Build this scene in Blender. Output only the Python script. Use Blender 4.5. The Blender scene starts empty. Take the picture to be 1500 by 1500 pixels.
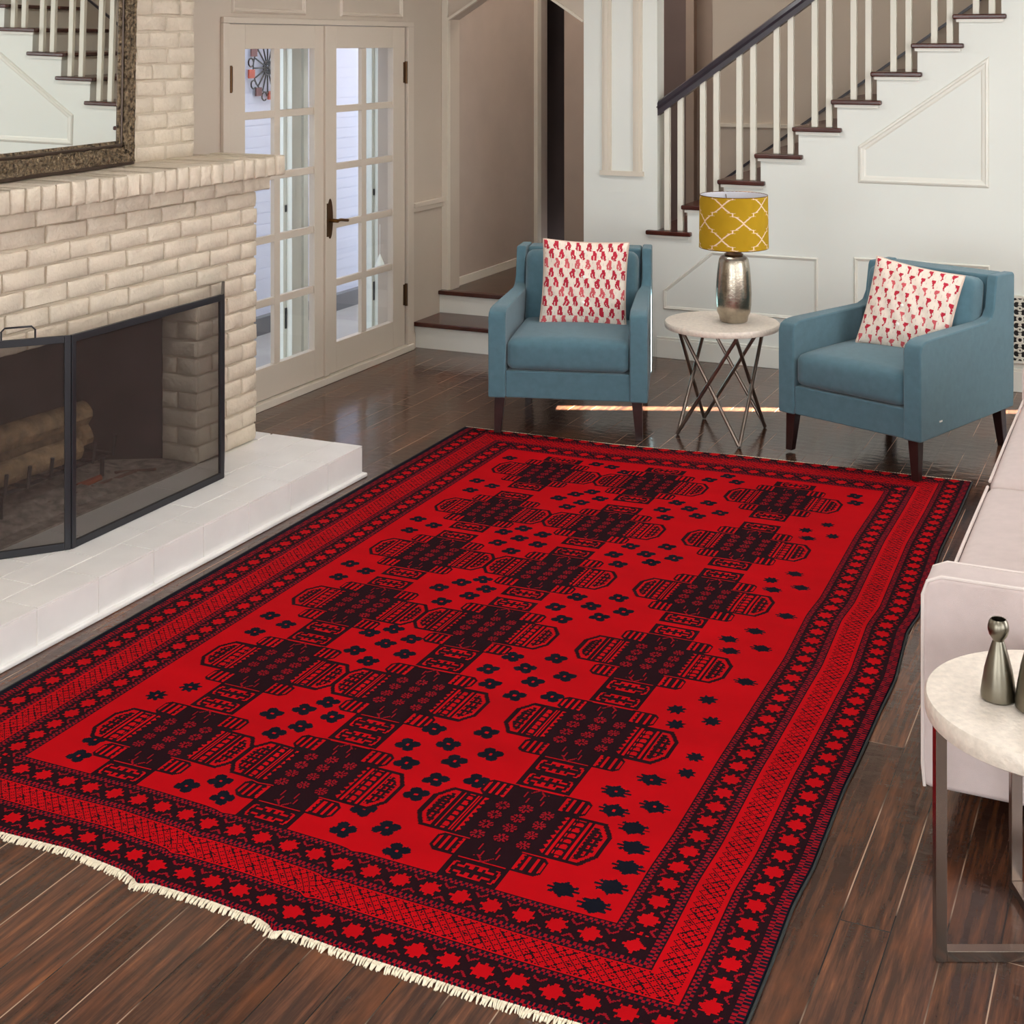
import bpy, bmesh, math, random
import numpy as np
from mathutils import Vector, Matrix
random.seed(7); rng = np.random.default_rng(7)
COL = bpy.context.scene.collection
PI = math.pi

# ------------------------------------------------------------------ helpers
def s2l(c):
    return tuple((x/12.92 if x <= .04045 else ((x+.055)/1.055)**2.4) for x in [v/255 for v in c])

def mat(name, rgb, rough=.6, metal=0, noise=None, bump=None, spec=.5, sheen=0, coat=0, var=None):
    """noise=(scale, amount) varies value; bump=(scale, strength, distance)"""
    m = bpy.data.materials.new(name); m.use_nodes = True
    nt = m.node_tree; b = nt.nodes['Principled BSDF']
    c = s2l(rgb)
    b.inputs['Base Color'].default_value = (*c, 1)
    b.inputs['Roughness'].default_value = rough
    b.inputs['Metallic'].default_value = metal
    b.inputs['Specular IOR Level'].default_value = spec
    if sheen: b.inputs['Sheen Weight'].default_value = sheen
    if coat: b.inputs['Coat Weight'].default_value = coat
    tc = nt.nodes.new('ShaderNodeTexCoord')
    if noise:
        n = nt.nodes.new('ShaderNodeTexNoise'); n.inputs['Scale'].default_value = noise[0]; n.inputs['Detail'].default_value = 5
        nt.links.new(tc.outputs['Object'], n.inputs['Vector'])
        r = nt.nodes.new('ShaderNodeValToRGB')
        a = noise[1]
        c2 = s2l(noise[2]) if len(noise) > 2 else None
        r.color_ramp.elements[0].position = .3; r.color_ramp.elements[1].position = .7
        r.color_ramp.elements[0].color = (*(c2 if c2 else [x*(1-a) for x in c]), 1)
        r.color_ramp.elements[1].color = (*[min(1, x*(1+a*.6)) for x in c], 1)
        nt.links.new(n.outputs['Fac'], r.inputs['Fac']); nt.links.new(r.outputs['Color'], b.inputs['Base Color'])
    if bump:
        n = nt.nodes.new('ShaderNodeTexNoise'); n.inputs['Scale'].default_value = bump[0]; n.inputs['Detail'].default_value = 4
        nt.links.new(tc.outputs['Object'], n.inputs['Vector'])
        bp = nt.nodes.new('ShaderNodeBump'); bp.inputs['Strength'].default_value = bump[1]; bp.inputs['Distance'].default_value = bump[2]
        nt.links.new(n.outputs['Fac'], bp.inputs['Height']); nt.links.new(bp.outputs['Normal'], b.inputs['Normal'])
    return m

class MB:
    """collects boxes, prisms, tubes, lathes into one mesh"""
    def __init__(s): s.bm = bmesh.new()
    def box(s, x0, x1, y0, y1, z0, z1):
        v = [s.bm.verts.new(p) for p in ((x0,y0,z0),(x1,y0,z0),(x1,y1,z0),(x0,y1,z0),(x0,y0,z1),(x1,y0,z1),(x1,y1,z1),(x0,y1,z1))]
        for f in ((0,3,2,1),(4,5,6,7),(0,1,5,4),(1,2,6,5),(2,3,7,6),(3,0,4,7)): s.bm.faces.new([v[i] for i in f])
        return s
    def hexa(s, bot, top):
        n = len(bot)
        b = [s.bm.verts.new(p) for p in bot]; t = [s.bm.verts.new(p) for p in top]
        s.bm.faces.new(b[::-1]); s.bm.faces.new(t)
        for i in range(n): s.bm.faces.new([b[i], b[(i+1)%n], t[(i+1)%n], t[i]])
        return s
    def prism(s, pts, axis, a, b):
        """pts 2d outline extruded along axis from a to b"""
        def P(p, t):
            return {'x': (t, p[0], p[1]), 'y': (p[0], t, p[1]), 'z': (p[0], p[1], t)}[axis]
        return s.hexa([P(p, a) for p in pts], [P(p, b) for p in pts])
    def tube(s, p, q, r, r2=None, n=10, caps=True):
        p = Vector(p); q = Vector(q); d = (q-p)
        if d.length < 1e-6: return s
        r2 = r if r2 is None else r2
        z = d.normalized(); x = z.orthogonal().normalized(); y = z.cross(x)
        A = [s.bm.verts.new(p + (x*math.cos(2*PI*i/n)+y*math.sin(2*PI*i/n))*r) for i in range(n)]
        B = [s.bm.verts.new(q + (x*math.cos(2*PI*i/n)+y*math.sin(2*PI*i/n))*r2) for i in range(n)]
        for i in range(n): s.bm.faces.new([A[i], A[(i+1)%n], B[(i+1)%n], B[i]])
        if caps: s.bm.faces.new(A[::-1]); s.bm.faces.new(B)
        return s
    def path(s, pts, r, n=8):
        """one continuous tube through points"""
        P = [Vector(p) for p in pts]; rings = []
        up = None
        for i, p in enumerate(P):
            d = (P[min(i+1, len(P)-1)] - P[max(i-1, 0)]).normalized()
            x = d.orthogonal().normalized() if up is None else (up - d*up.dot(d)).normalized()
            up = x; y = d.cross(x)
            rings.append([s.bm.verts.new(p + (x*math.cos(2*PI*k/n)+y*math.sin(2*PI*k/n))*r) for k in range(n)])
        for A, B in zip(rings, rings[1:]):
            for k in range(n): s.bm.faces.new([A[k], A[(k+1)%n], B[(k+1)%n], B[k]])
        s.bm.faces.new(rings[0][::-1]); s.bm.faces.new(rings[-1])
        return s
    def lathe(s, prof, cx=0, cy=0, n=32):
        rings = []
        for r, z in prof:
            if r < 1e-5: rings.append([s.bm.verts.new((cx, cy, z))])
            else: rings.append([s.bm.verts.new((cx+r*math.cos(2*PI*i/n), cy+r*math.sin(2*PI*i/n), z)) for i in range(n)])
        for A, B in zip(rings, rings[1:]):
            for i in range(n):
                j = (i+1) % n
                if len(A) == 1 and len(B) == 1: continue
                if len(A) == 1: s.bm.faces.new([A[0], B[j], B[i]])
                elif len(B) == 1: s.bm.faces.new([A[i], A[j], B[0]])
                else: s.bm.faces.new([A[i], A[j], B[j], B[i]])
        return s
    def bar(s, p, q, w, h, up=(0,0,1)):
        """rectangular bar from p to q, w across, h along up"""
        p = Vector(p); q = Vector(q); d = (q-p).normalized(); up = Vector(up)
        x = d.cross(up).normalized(); u = x.cross(d).normalized()
        o = [x*w/2*a + u*h/2*b for a, b in ((-1,-1),(1,-1),(1,1),(-1,1))]
        return s.hexa([p+k for k in o], [q+k for k in o])
    def build(s, name, m, parent=None, bevel=0, smooth=False, seg=2, recalc=True, ang=40):
        if recalc: bmesh.ops.recalc_face_normals(s.bm, faces=s.bm.faces)
        me = bpy.data.meshes.new(name); s.bm.to_mesh(me); s.bm.free()
        o = bpy.data.objects.new(name, me); COL.objects.link(o)
        if m: me.materials.append(m)
        if parent: o.parent = parent
        if bevel:
            bv = o.modifiers.new('b', 'BEVEL'); bv.width = bevel; bv.segments = seg; bv.limit_method = 'ANGLE'; bv.angle_limit = math.radians(35)
            bv.harden_normals = True; smooth = True
        if smooth:
            for p in me.polygons: p.use_smooth = True
            if not bevel:
                try: me.set_sharp_from_angle(angle=math.radians(ang))
                except Exception: pass
        return o

def tag(o, label=None, cat=None, group=None, kind=None):
    if label: o['label'] = label
    if cat: o['category'] = cat
    if group: o['group'] = group
    if kind: o['kind'] = kind
    return o
def empty(name, loc=(0,0,0), rz=0, **k):
    o = bpy.data.objects.new(name, None); COL.objects.link(o); o.location = loc; o.rotation_euler = (0,0,rz)
    return tag(o, **k)
def struct(o): o['kind'] = 'structure'; return o
def copy_tree(o, parent=None):
    c = o.copy(); COL.objects.link(c); c.parent = parent
    for ch in list(o.children): copy_tree(ch, c)
    return c

def dye_mat(name, rough=.9, fac=.12, bump=(700, .3, .002), sheen=0, scale=6):
    m = bpy.data.materials.new(name); m.use_nodes = True; nt = m.node_tree; b = nt.nodes['Principled BSDF']
    b.inputs['Roughness'].default_value = rough; b.inputs['Specular IOR Level'].default_value = .08
    if sheen: b.inputs['Sheen Weight'].default_value = sheen
    at = nt.nodes.new('ShaderNodeAttribute'); at.attribute_name = 'dye'
    tc = nt.nodes.new('ShaderNodeTexCoord'); n = nt.nodes.new('ShaderNodeTexNoise'); n.inputs['Scale'].default_value = scale; n.inputs['Detail'].default_value = 6
    mp = nt.nodes.new('ShaderNodeMapping'); mp.inputs['Scale'].default_value = (1, 2.5, 1)
    nt.links.new(tc.outputs['Object'], mp.inputs['Vector']); nt.links.new(mp.outputs['Vector'], n.inputs['Vector'])
    mr = nt.nodes.new('ShaderNodeMapRange'); mr.inputs['From Min'].default_value = .3; mr.inputs['From Max'].default_value = .7
    mr.inputs['To Min'].default_value = 1-fac; mr.inputs['To Max'].default_value = 1+fac
    nt.links.new(n.outputs['Fac'], mr.inputs['Value'])
    vm = nt.nodes.new('ShaderNodeVectorMath'); vm.operation = 'SCALE'
    nt.links.new(at.outputs['Color'], vm.inputs[0]); nt.links.new(mr.outputs['Result'], vm.inputs['Scale'])
    nt.links.new(vm.outputs['Vector'], b.inputs['Base Color'])
    n2 = nt.nodes.new('ShaderNodeTexNoise'); n2.inputs['Scale'].default_value = bump[0]
    nt.links.new(tc.outputs['Object'], n2.inputs['Vector'])
    bp = nt.nodes.new('ShaderNodeBump'); bp.inputs['Strength'].default_value = bump[1]; bp.inputs['Distance'].default_value = bump[2]
    nt.links.new(n2.outputs['Fac'], bp.inputs['Height']); nt.links.new(bp.outputs['Normal'], b.inputs['Normal'])
    return m

def grid_obj(name, V, vals, palette, m, parent=None, smooth=True, close_u=False):
    """V (ny+1, nx+1, 3) vertices, vals (ny,nx) int palette index per face"""
    ny, nx = vals.shape
    me = bpy.data.meshes.new(name)
    idx = np.arange((ny+1)*(nx+1)).reshape(ny+1, nx+1)
    q = np.stack([idx[:-1,:-1], idx[:-1,1:], idx[1:,1:], idx[1:,:-1]], -1).reshape(-1, 4)
    me.vertices.add(V.shape[0]*V.shape[1]); me.vertices.foreach_set('co', V.reshape(-1).astype(np.float32))
    me.loops.add(q.size); me.loops.foreach_set('vertex_index', q.reshape(-1).astype(np.int32))
    me.polygons.add(len(q)); me.polygons.foreach_set('loop_start', (np.arange(len(q))*4).astype(np.int32))
    me.polygons.foreach_set('loop_total', np.full(len(q), 4, np.int32)) if bpy.app.version < (3,6) else None
    me.update(calc_edges=True)
    a = me.attributes.new('dye', 'FLOAT_COLOR', 'FACE')
    pal = np.array([[*s2l(c), 1] for c in palette], np.float32)
    a.data.foreach_set('color', pal[vals.reshape(-1)].reshape(-1))
    if smooth: me.polygons.foreach_set('use_smooth', np.ones(len(q), bool))
    o = bpy.data.objects.new(name, me); COL.objects.link(o); me.materials.append(m)
    if parent: o.parent = parent
    return o

def soft_box(name, sx, sy, sz, r, crown, m, parent, loc=(0,0,0), rot=(0,0,0), cuts=14, crown_axis=2, both=False, belly=0):
    """upholstery cushion: rounded box with a crowned face, origin at its centre"""
    bm = bmesh.new(); bmesh.ops.create_cube(bm, size=2)
    bmesh.ops.subdivide_edges(bm, edges=bm.edges, cuts=cuts, use_grid_fill=True)
    h = Vector((sx/2, sy/2, sz/2))
    for v in bm.verts:
        n = v.co.copy()
        # cluster samples to the edges so the rounding is smooth
        p = Vector([math.copysign(abs(c)**.75, c)*h[i] for i, c in enumerate(n)])
        q = Vector([max(-(h[i]-r), min(h[i]-r, p[i])) for i in range(3)])
        d = p - q
        if d.length > 1e-9:
            mx = max(abs(c) for c in d)
            d = d.normalized()*r if mx >= r*.999 else d
            p = q + d
        ax = crown_axis; o = [i for i in range(3) if i != ax]
        w = max(0, 1-(p[o[0]]/h[o[0]])**2)*max(0, 1-(p[o[1]]/h[o[1]])**2)
        if n[ax] > .5 or both: p[ax] += math.copysign(crown*w**.6, n[ax])*(abs(n[ax]))
        if belly:
            w2 = max(0, 1-(p[2]/h[2])**2)*max(0, 1-(p[0]/h[0])**2)
            p[1] -= belly*w2*(n[1] < -.5)
        v.co = p
    bmesh.ops.recalc_face_normals(bm, faces=bm.faces)
    me = bpy.data.meshes.new(name); bm.to_mesh(me); bm.free()
    for p in me.polygons: p.use_smooth = True
    o = bpy.data.objects.new(name, me); COL.objects.link(o); me.materials.append(m); o.parent = parent
    o.location = loc; o.rotation_euler = rot
    return o

# ------------------------------------------------------------------ materials
M = {}
M['shade_greige'] = mat('shaded_white_paint', (194,180,164), .55, noise=(3,.03), bump=(60,.05,.002))  # white walls turned from the light, their shade put into this colour
M['white'] = mat('white_paint', (228,230,223), .5, noise=(2,.02), bump=(60,.05,.002))
M['trim'] = mat('cream_trim_paint', (216,206,190), .4)
M['door'] = mat('door_paint', (206,193,177), .4, bump=(40,.05,.002))
M['whitetrim'] = mat('white_trim_gloss', (228,226,216), .35)
M['hall'] = mat('hall_shade_paint', (178,160,146), .6, noise=(4,.05))  # shade of the hall put into the wall colour
M['brick'] = mat('painted_brick', (206,192,172), .5, noise=(9,.10), bump=(55,.6,.008))
M['mortar'] = mat('painted_mortar', (188,174,154), .7, bump=(80,.4,.004))
M['hearth'] = mat('painted_hearth_tile', (234,230,226), .35, noise=(6,.05), bump=(30,.15,.003))
M['grout'] = mat('white_grout', (238,234,226), .6)
M['soot'] = mat('sooted_firebrick', (60,50,50), .9, noise=(5,.5))
M['ash'] = mat('ash', (156,144,134), .95, noise=(25,.5), bump=(60,.8,.01))
M['iron'] = mat('black_iron', (42,42,46), .4, metal=.4)
M['brass'] = mat('antique_brass', (120,84,44), .35, metal=.9)
M['bronze'] = mat('dark_bronze', (88,62,40), .4, metal=.8)
M['cherry'] = mat('dark_cherry_tread', (72,32,24), .22, noise=(8,.35))
M['hallwood'] = mat('hall_floor_wood', (84,64,52), .3, noise=(7,.3))
M['rail'] = mat('dark_handrail', (52,46,54), .28, noise=(10,.2))
M['baluster'] = mat('baluster_paint', (226,222,208), .4)
M['teal'] = mat('teal_upholstery', (84,116,128), .95, noise=(30,.09), bump=(900,.5,.002), spec=.2, sheen=.25)
M['darkwood'] = mat('espresso_leg', (46,26,24), .3, noise=(20,.3))
M['sofa'] = mat('lilac_beige_linen', (208,192,188), .95, noise=(25,.05), bump=(700,.45,.002), spec=.2, sheen=.2)
M['sofapipe'] = mat('linen_piping', (222,210,204), .9)
M['darkpipe'] = mat('seam_shadow', (110,92,90), .9)
M['travertine'] = mat('travertine', (226,214,200), .42, noise=(60,.12), bump=(70,.5,.005))
M['steel'] = mat('brushed_bronze_steel', (158,144,134), .27, metal=1, noise=(4,.25))
M['rod'] = mat('bronze_rod', (140,126,116), .3, metal=.9, noise=(10,.3))
M['pewter'] = mat('pewter', (128,122,108), .33, metal=1, noise=(6,.2), bump=(200,.06,.001))
M['lampmetal'] = mat('mercury_silver', (176,166,150), .26, metal=1, noise=(22,.3), bump=(90,.25,.003))
M['shadein'] = mat('shade_lining', (226,226,232), .8)
M['button'] = mat('pearl_button', (240,236,230), .25)
M['cord'] = mat('selvedge_cord', (34,38,36), .8)
M['fringe'] = mat('cotton_fringe', (238,226,200), .95)
M['frame'] = mat('carved_frame', (132,114,90), .36, metal=.7, noise=(75,.5,(34,24,18)), bump=(80,1,.014))
M['frameflat'] = mat('frame_bead', (84,70,62), .3, metal=.6)
M['extwall'] = mat('sunblock_paint', (226,231,246), .8, noise=(2,.04))
M['extground'] = mat('patio_paving', (158,154,150), .85, noise=(3,.15))
M['extdark'] = mat('dark_base_band', (112,112,116), .7)
M['post'] = mat('post_paint', (240,244,236), .5)
M['red'] = mat('red_enamel', (84,30,32), .5); M['orange'] = mat('orange_enamel', (160,58,28), .5)
M['grille_dark'] = mat('grille_back', (34,32,32), .8); M['grille'] = mat('cast_grille', (214,212,200), .5)
M['log'] = mat('split_log', (158,130,96), .9, noise=(16,.5), bump=(30,1,.02))
M['logend'] = mat('log_end', (196,166,126), .9, noise=(30,.4))
M['kindling'] = mat('charred_stick', (124,90,76), .9, noise=(30,.4))
M['ember'] = mat('charred_orange_ember_wood', (150,72,44), .9)
M['dark_room'] = mat('dark_room_shade', (74,58,52), .5, noise=(4,.15)); M['greydoor'] = mat('grey_brown_door', (118,102,98), .5, noise=(4,.08))

def glass_mat(name, f=.08, tint=(1,1,1)):
    m = bpy.data.materials.new(name); m.use_nodes = True; nt = m.node_tree; nt.nodes.clear()
    o = nt.nodes.new('ShaderNodeOutputMaterial'); t = nt.nodes.new('ShaderNodeBsdfTransparent'); t.inputs['Color'].default_value = (*tint,1)
    g = nt.nodes.new('ShaderNodeBsdfGlossy'); g.inputs['Roughness'].default_value = .02
    lw = nt.nodes.new('ShaderNodeLayerWeight'); lw.inputs['Blend'].default_value = .5
    pw = nt.nodes.new('ShaderNodeMath'); pw.operation = 'POWER'; pw.inputs[1].default_value = 5; nt.links.new(lw.outputs['Facing'], pw.inputs[0])
    fr = nt.nodes.new('ShaderNodeMath'); fr.operation = 'MULTIPLY_ADD'; fr.inputs[1].default_value = .6; fr.inputs[2].default_value = .025; nt.links.new(pw.outputs[0], fr.inputs[0])
    mx = nt.nodes.new('ShaderNodeMixShader')
    nt.links.new(fr.outputs[0], mx.inputs[0]); nt.links.new(t.outputs[0], mx.inputs[1]); nt.links.new(g.outputs[0], mx.inputs[2])
    nt.links.new(mx.outputs[0], o.inputs[0]); return m
M['glass'] = glass_mat('window_glass')
def mesh_screen_mat():
    m = bpy.data.materials.new('woven_wire_mesh'); m.use_nodes = True; nt = m.node_tree; nt.nodes.clear()
    o = nt.nodes.new('ShaderNodeOutputMaterial'); t = nt.nodes.new('ShaderNodeBsdfTransparent')
    d = nt.nodes.new('ShaderNodeBsdfDiffuse'); d.inputs['Color'].default_value = (*s2l((72,62,58)),1)
    mx = nt.nodes.new('ShaderNodeMixShader'); mx.inputs[0].default_value = .33
    nt.links.new(t.outputs[0], mx.inputs[1]); nt.links.new(d.outputs[0], mx.inputs[2]); nt.links.new(mx.outputs[0], o.inputs[0]); return m
M['screenmesh'] = mesh_screen_mat()
mm = bpy.data.materials.new('mirror_silver'); mm.use_nodes = True
b = mm.node_tree.nodes['Principled BSDF']; b.inputs['Metallic'].default_value = 1; b.inputs['Roughness'].default_value = .01; b.inputs['Base Color'].default_value = (.86,.88,.85,1)
M['mirror'] = mm

def floor_mat():
    m = bpy.data.materials.new('dark_hardwood_planks'); m.use_nodes = True; nt = m.node_tree; b = nt.nodes['Principled BSDF']
    N = nt.nodes.new; L = nt.links.new
    tc = N('ShaderNodeTexCoord'); mp = N('ShaderNodeMapping'); mp.inputs['Rotation'].default_value = (0,0,PI/2)
    L(tc.outputs['Object'], mp.inputs['Vector'])
    br = N('ShaderNodeTexBrick'); br.offset = .37; br.offset_frequency = 3; br.squash = 1
    br.inputs['Scale'].default_value = 1; br.inputs['Brick Width'].default_value = 1.35; br.inputs['Row Height'].default_value = .112
    br.inputs['Mortar Size'].default_value = .0017; br.inputs['Mortar Smooth'].default_value = .2; br.inputs['Bias'].default_value = 0
    br.inputs['Color1'].default_value = (.15,.15,.15,1); br.inputs['Color2'].default_value = (.85,.85,.85,1); br.inputs['Mortar'].default_value = (0,0,0,1)
    L(mp.outputs['Vector'], br.inputs['Vector'])
    # grain stretched along the boards
    mg = N('ShaderNodeMapping'); mg.inputs['Scale'].default_value = (55, 3.5, 1); L(tc.outputs['Object'], mg.inputs['Vector'])
    ad = N('ShaderNodeVectorMath'); ad.operation = 'ADD'; L(mg.outputs['Vector'], ad.inputs[0])
    sc = N('ShaderNodeVectorMath'); sc.operation = 'SCALE'; sc.inputs['Scale'].default_value = 30; L(br.outputs['Color'], sc.inputs[0]); L(sc.outputs['Vector'], ad.inputs[1])
    ng = N('ShaderNodeTexNoise'); ng.inputs['Scale'].default_value = 1; ng.inputs['Detail'].default_value = 8; ng.inputs['Roughness'].default_value = .65; L(ad.outputs['Vector'], ng.inputs['Vector'])
    cr = N('ShaderNodeValToRGB'); e = cr.color_ramp.elements
    e[0].position = .28; e[0].color = (*s2l((54,40,34)),1); e[1].position = .78; e[1].color = (*s2l((142,88,56)),1)
    k = e.new(.45); k.color = (*s2l((66,44,35)),1); k = e.new(.6); k.color = (*s2l((98,62,44)),1)
    L(ng.outputs['Fac'], cr.inputs['Fac'])
    # board to board tone
    mr = N('ShaderNodeMapRange'); mr.inputs['To Min'].default_value = .62; mr.inputs['To Max'].default_value = 1.28; L(br.outputs['Color'], mr.inputs['Value'])
    s1 = N('ShaderNodeVectorMath'); s1.operation = 'SCALE'; L(cr.outputs['Color'], s1.inputs[0]); L(mr.outputs['Result'], s1.inputs['Scale'])
    # broad worn amber patches
    nw = N('ShaderNodeTexNoise'); nw.inputs['Scale'].default_value = 1; nw.inputs['Detail'].default_value = 6
    mw = N('ShaderNodeMapping'); mw.inputs['Scale'].default_value = (9, 2.5, 1); L(tc.outputs['Object'], mw.inputs['Vector']); L(mw.outputs['Vector'], nw.inputs['Vector'])
    rw = N('ShaderNodeValToRGB'); rw.color_ramp.elements[0].position = .54; rw.color_ramp.elements[1].position = .72; L(nw.outputs['Fac'], rw.inputs['Fac'])
    mxw = N('ShaderNodeMix'); mxw.data_type = 'RGBA'; mxw.inputs['B'].default_value = (*s2l((138,78,42)),1)
    mf = N('ShaderNodeMath'); mf.operation = 'MULTIPLY'; mf.inputs[1].default_value = .42; L(rw.outputs['Color'], mf.inputs[0])
    L(mf.outputs[0], mxw.inputs['Factor']); L(s1.outputs['Vector'], mxw.inputs['A'])
    # gaps between boards: mostly dark, some worn pale
    ngap = N('ShaderNodeTexNoise'); ngap.inputs['Scale'].default_value = 2.3; L(tc.outputs['Object'], ngap.inputs['Vector'])
    rg = N('ShaderNodeValToRGB'); rg.color_ramp.elements[0].position = .44; rg.color_ramp.elements[0].color = (*s2l((24,17,15)),1); rg.color_ramp.elements[1].position = .55; rg.color_ramp.elements[1].color = (*s2l((176,146,122)),1)
    L(ngap.outputs['Fac'], rg.inputs['Fac'])
    mxg = N('ShaderNodeMix'); mxg.data_type = 'RGBA'; L(br.outputs['Fac'], mxg.inputs['Factor']); L(mxw.outputs['Result'], mxg.inputs['A']); L(rg.outputs['Color'], mxg.inputs['B'])
    L(mxg.outputs['Result'], b.inputs['Base Color'])
    rr = N('ShaderNodeMapRange'); rr.inputs['To Min'].default_value = .07; rr.inputs['To Max'].default_value = .24; L(ng.outputs['Fac'], rr.inputs['Value'])
    L(rr.outputs['Result'], b.inputs['Roughness'])
    # bump: gaps + hand scraped undulation
    nb = N('ShaderNodeTexNoise'); nb.inputs['Scale'].default_value = 1; nb.inputs['Detail'].default_value = 3
    mb = N('ShaderNodeMapping'); mb.inputs['Scale'].default_value = (14, 26, 1); L(tc.outputs['Object'], mb.inputs['Vector']); L(mb.outputs['Vector'], nb.inputs['Vector'])
    m1 = N('ShaderNodeMath'); m1.operation = 'MULTIPLY_ADD'; m1.inputs[1].default_value = -1.2; L(br.outputs['Fac'], m1.inputs[0]); L(nb.outputs['Fac'], m1.inputs[2])
    bp = N('ShaderNodeBump'); bp.inputs['Strength'].default_value = .35; bp.inputs['Distance'].default_value = .004; L(m1.outputs[0], bp.inputs['Height']); L(bp.outputs['Normal'], b.inputs['Normal'])
    return m
M['floor'] = floor_mat()

# ------------------------------------------------------------------ setting
XL, XR, YN, YF, ZC = -4.4, 2.6, -2.6, 8.45, 2.75
struct(MB().box(XL-.2, XR+.2, YN-.2, YF, -.12, 0).build('floor', M['floor']))
struct(MB().box(-4.39, -2.5, YF+.165, 9.99, -.1, .305).box(-4.35,-3.395,YF+.001,YF+.165,-.1,.305).build('floor.001', M['hallwood']))
struct(MB().box(-2.5, -2.4, 9.63, 10.15, 0, 4.5).build('wall_hallside', M['hall']))
struct(MB().box(XL-.2, XR+.2, YN-.2, YF, ZC, ZC+.15).build('ceiling', M['white']))
struct(MB().box(-4.7, .1, YF+.001, 10.2, 4.5, 4.62).build('ceiling.001', M['white']))
struct(MB().box(XL-.2, XR+.2, YN-.2, YF-.001, ZC+.16, 4.6).build('upper_sunblock', M['extwall']))  # unseen upper storey block, added to keep the sun off the garden
# left wall with the french door opening
D0, D1, DT = 6.06, 7.945, 2.048
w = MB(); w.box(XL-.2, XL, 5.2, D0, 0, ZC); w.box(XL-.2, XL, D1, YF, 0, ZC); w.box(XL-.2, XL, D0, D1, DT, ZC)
struct(w.build('wall_left', M['shade_greige']))
struct(MB().box(XL-.2, XL, YN-.2, 5.2, 0, ZC).build('wall_left.001', M['shade_greige']))
# arch wall
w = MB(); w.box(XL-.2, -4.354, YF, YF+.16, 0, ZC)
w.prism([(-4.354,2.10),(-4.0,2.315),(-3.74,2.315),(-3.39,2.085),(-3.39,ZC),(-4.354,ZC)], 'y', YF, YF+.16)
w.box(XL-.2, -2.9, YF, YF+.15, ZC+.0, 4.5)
struct(w.build('wall_arch', M['shade_greige']))
struct(MB().box(-3.39, -2.9, YF, YF+.13, 0, ZC).build('wall_pier', M['white']))
struct(MB().box(-2.9, .1, YF, YF+.15, ZC, 4.5).build('wall_above', M['white']))
# hall beyond the arch
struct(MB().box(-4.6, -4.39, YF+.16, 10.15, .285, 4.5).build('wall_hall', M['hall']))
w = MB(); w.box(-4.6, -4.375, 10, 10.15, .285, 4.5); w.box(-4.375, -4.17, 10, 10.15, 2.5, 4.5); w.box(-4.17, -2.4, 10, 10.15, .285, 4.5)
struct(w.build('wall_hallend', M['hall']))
struct(MB().box(-4.6, -3.9, 10.5, 10.6, 0, 3).box(-4.0,-3.9,10.16,10.5,0,3).box(-4.7,-4.6,10.16,10.5,0,3).box(-4.6,-4.0,10.16,10.5,2.9,3).build('wall_darkroom', M['dark_room']))  # unlit room beyond the hall, its darkness put into the wall colour
# stairwell back wall
struct(MB().box(-2.86, .1, 9.5, 9.62, 0, 4.5).build('wall_stairwell', M['shade_greige']))
struct(MB().box(-.02, .1, YF+.15, 9.5, 0, 4.5).build('wall_stairend', M['white']))
struct(MB().box(-2.84,-2.2,9.47,9.5,1.375,1.40).build('trim_1', M['trim']))
# hall doors
d = MB(); d.box(-3.50,-3.19, 9.94,9.985,.29,2.4); d1 = d.build('door_2', M['greydoor']); struct(d1)
k = MB(); k.lathe([(0,-.0),(.03,.0),(.035,.02),(.025,.045),(0,.05)], n=16); ko = k.build('door_knob', M['iron'], d1, smooth=True); ko.rotation_euler=(PI/2,0,0); ko.location=(-3.41,9.94,1.30)
k = MB(); k.lathe([(0,0),(.022,.0),(.022,.012),(0,.014)], n=16); ko = k.build('keyhole_plate', M['iron'], d1, smooth=True); ko.rotation_euler=(PI/2,0,0); ko.location=(-3.40,9.94,1.22)
w = MB(); w.box(-3.56,-3.50, 9.93,10.0,.285,2.46); w.box(-3.19,-3.13,9.93,10.0,.285,2.46); w.box(-3.56,-3.13,9.93,10.0,2.4,2.46)
struct(w.build('trim_2', M['hall']))
struct(MB().box(-4.39,-4.36,9.93,10.0,.285,2.6).build('trim_3', M['trim']))
# hall baseboard & floor line
struct(MB().box(-4.39,-4.375,YF+.16,9.93,.285,.36).build('baseboard_hall', M['trim']))

# white stair wall: stepped under the flight, solid above the last tread
RUN, RISE = .2294, .1655
NX0, NZ0 = -2.967, .786           # nosing of the first visible tread
NST = 9
pts = [(-2.9, 0)]
xs = NX0 + .033
top = [(-2.9, NZ0-.028)]
x = xs
for k in range(1, NST):
    x = xs + k*RUN
    z = NZ0-.028 + (k-1)*RISE
    top += [(x, z), (x, z+RISE)]
xe = xs + NST*RUN
top += [(-.87, NZ0-.028+(NST-1)*RISE), (-.87, ZC)]
# upper part of the wall to the right, with a tall narrow window further right
wa, wb = .23, .83
w = MB()
low = [(-2.9,0)] + [(p[0],p[1]) for p in top[:-2]]
# build columns so no concave faces
cols = []
prev = -2.9
for k in range(NST):
    x1 = (xs + (k+1)*RUN) if k < NST-1 else -.87
    w.box(prev, x1, YF, YF+.12, 0, NZ0-.028 + k*RISE); prev = x1
w.box(-.87, wa, YF, YF+.15, 0, ZC); w.box(wb, XR+.2, YF, YF+.15, 0, ZC); w.box(wa, wb, YF, YF+.15, 0, .1); w.box(wa, wb, YF, YF+.15, 1.95, ZC)
bmesh.ops.remove_doubles(w.bm, verts=w.bm.verts, dist=1e-5)
struct(w.build('wall_stair', M['white']))
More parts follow.
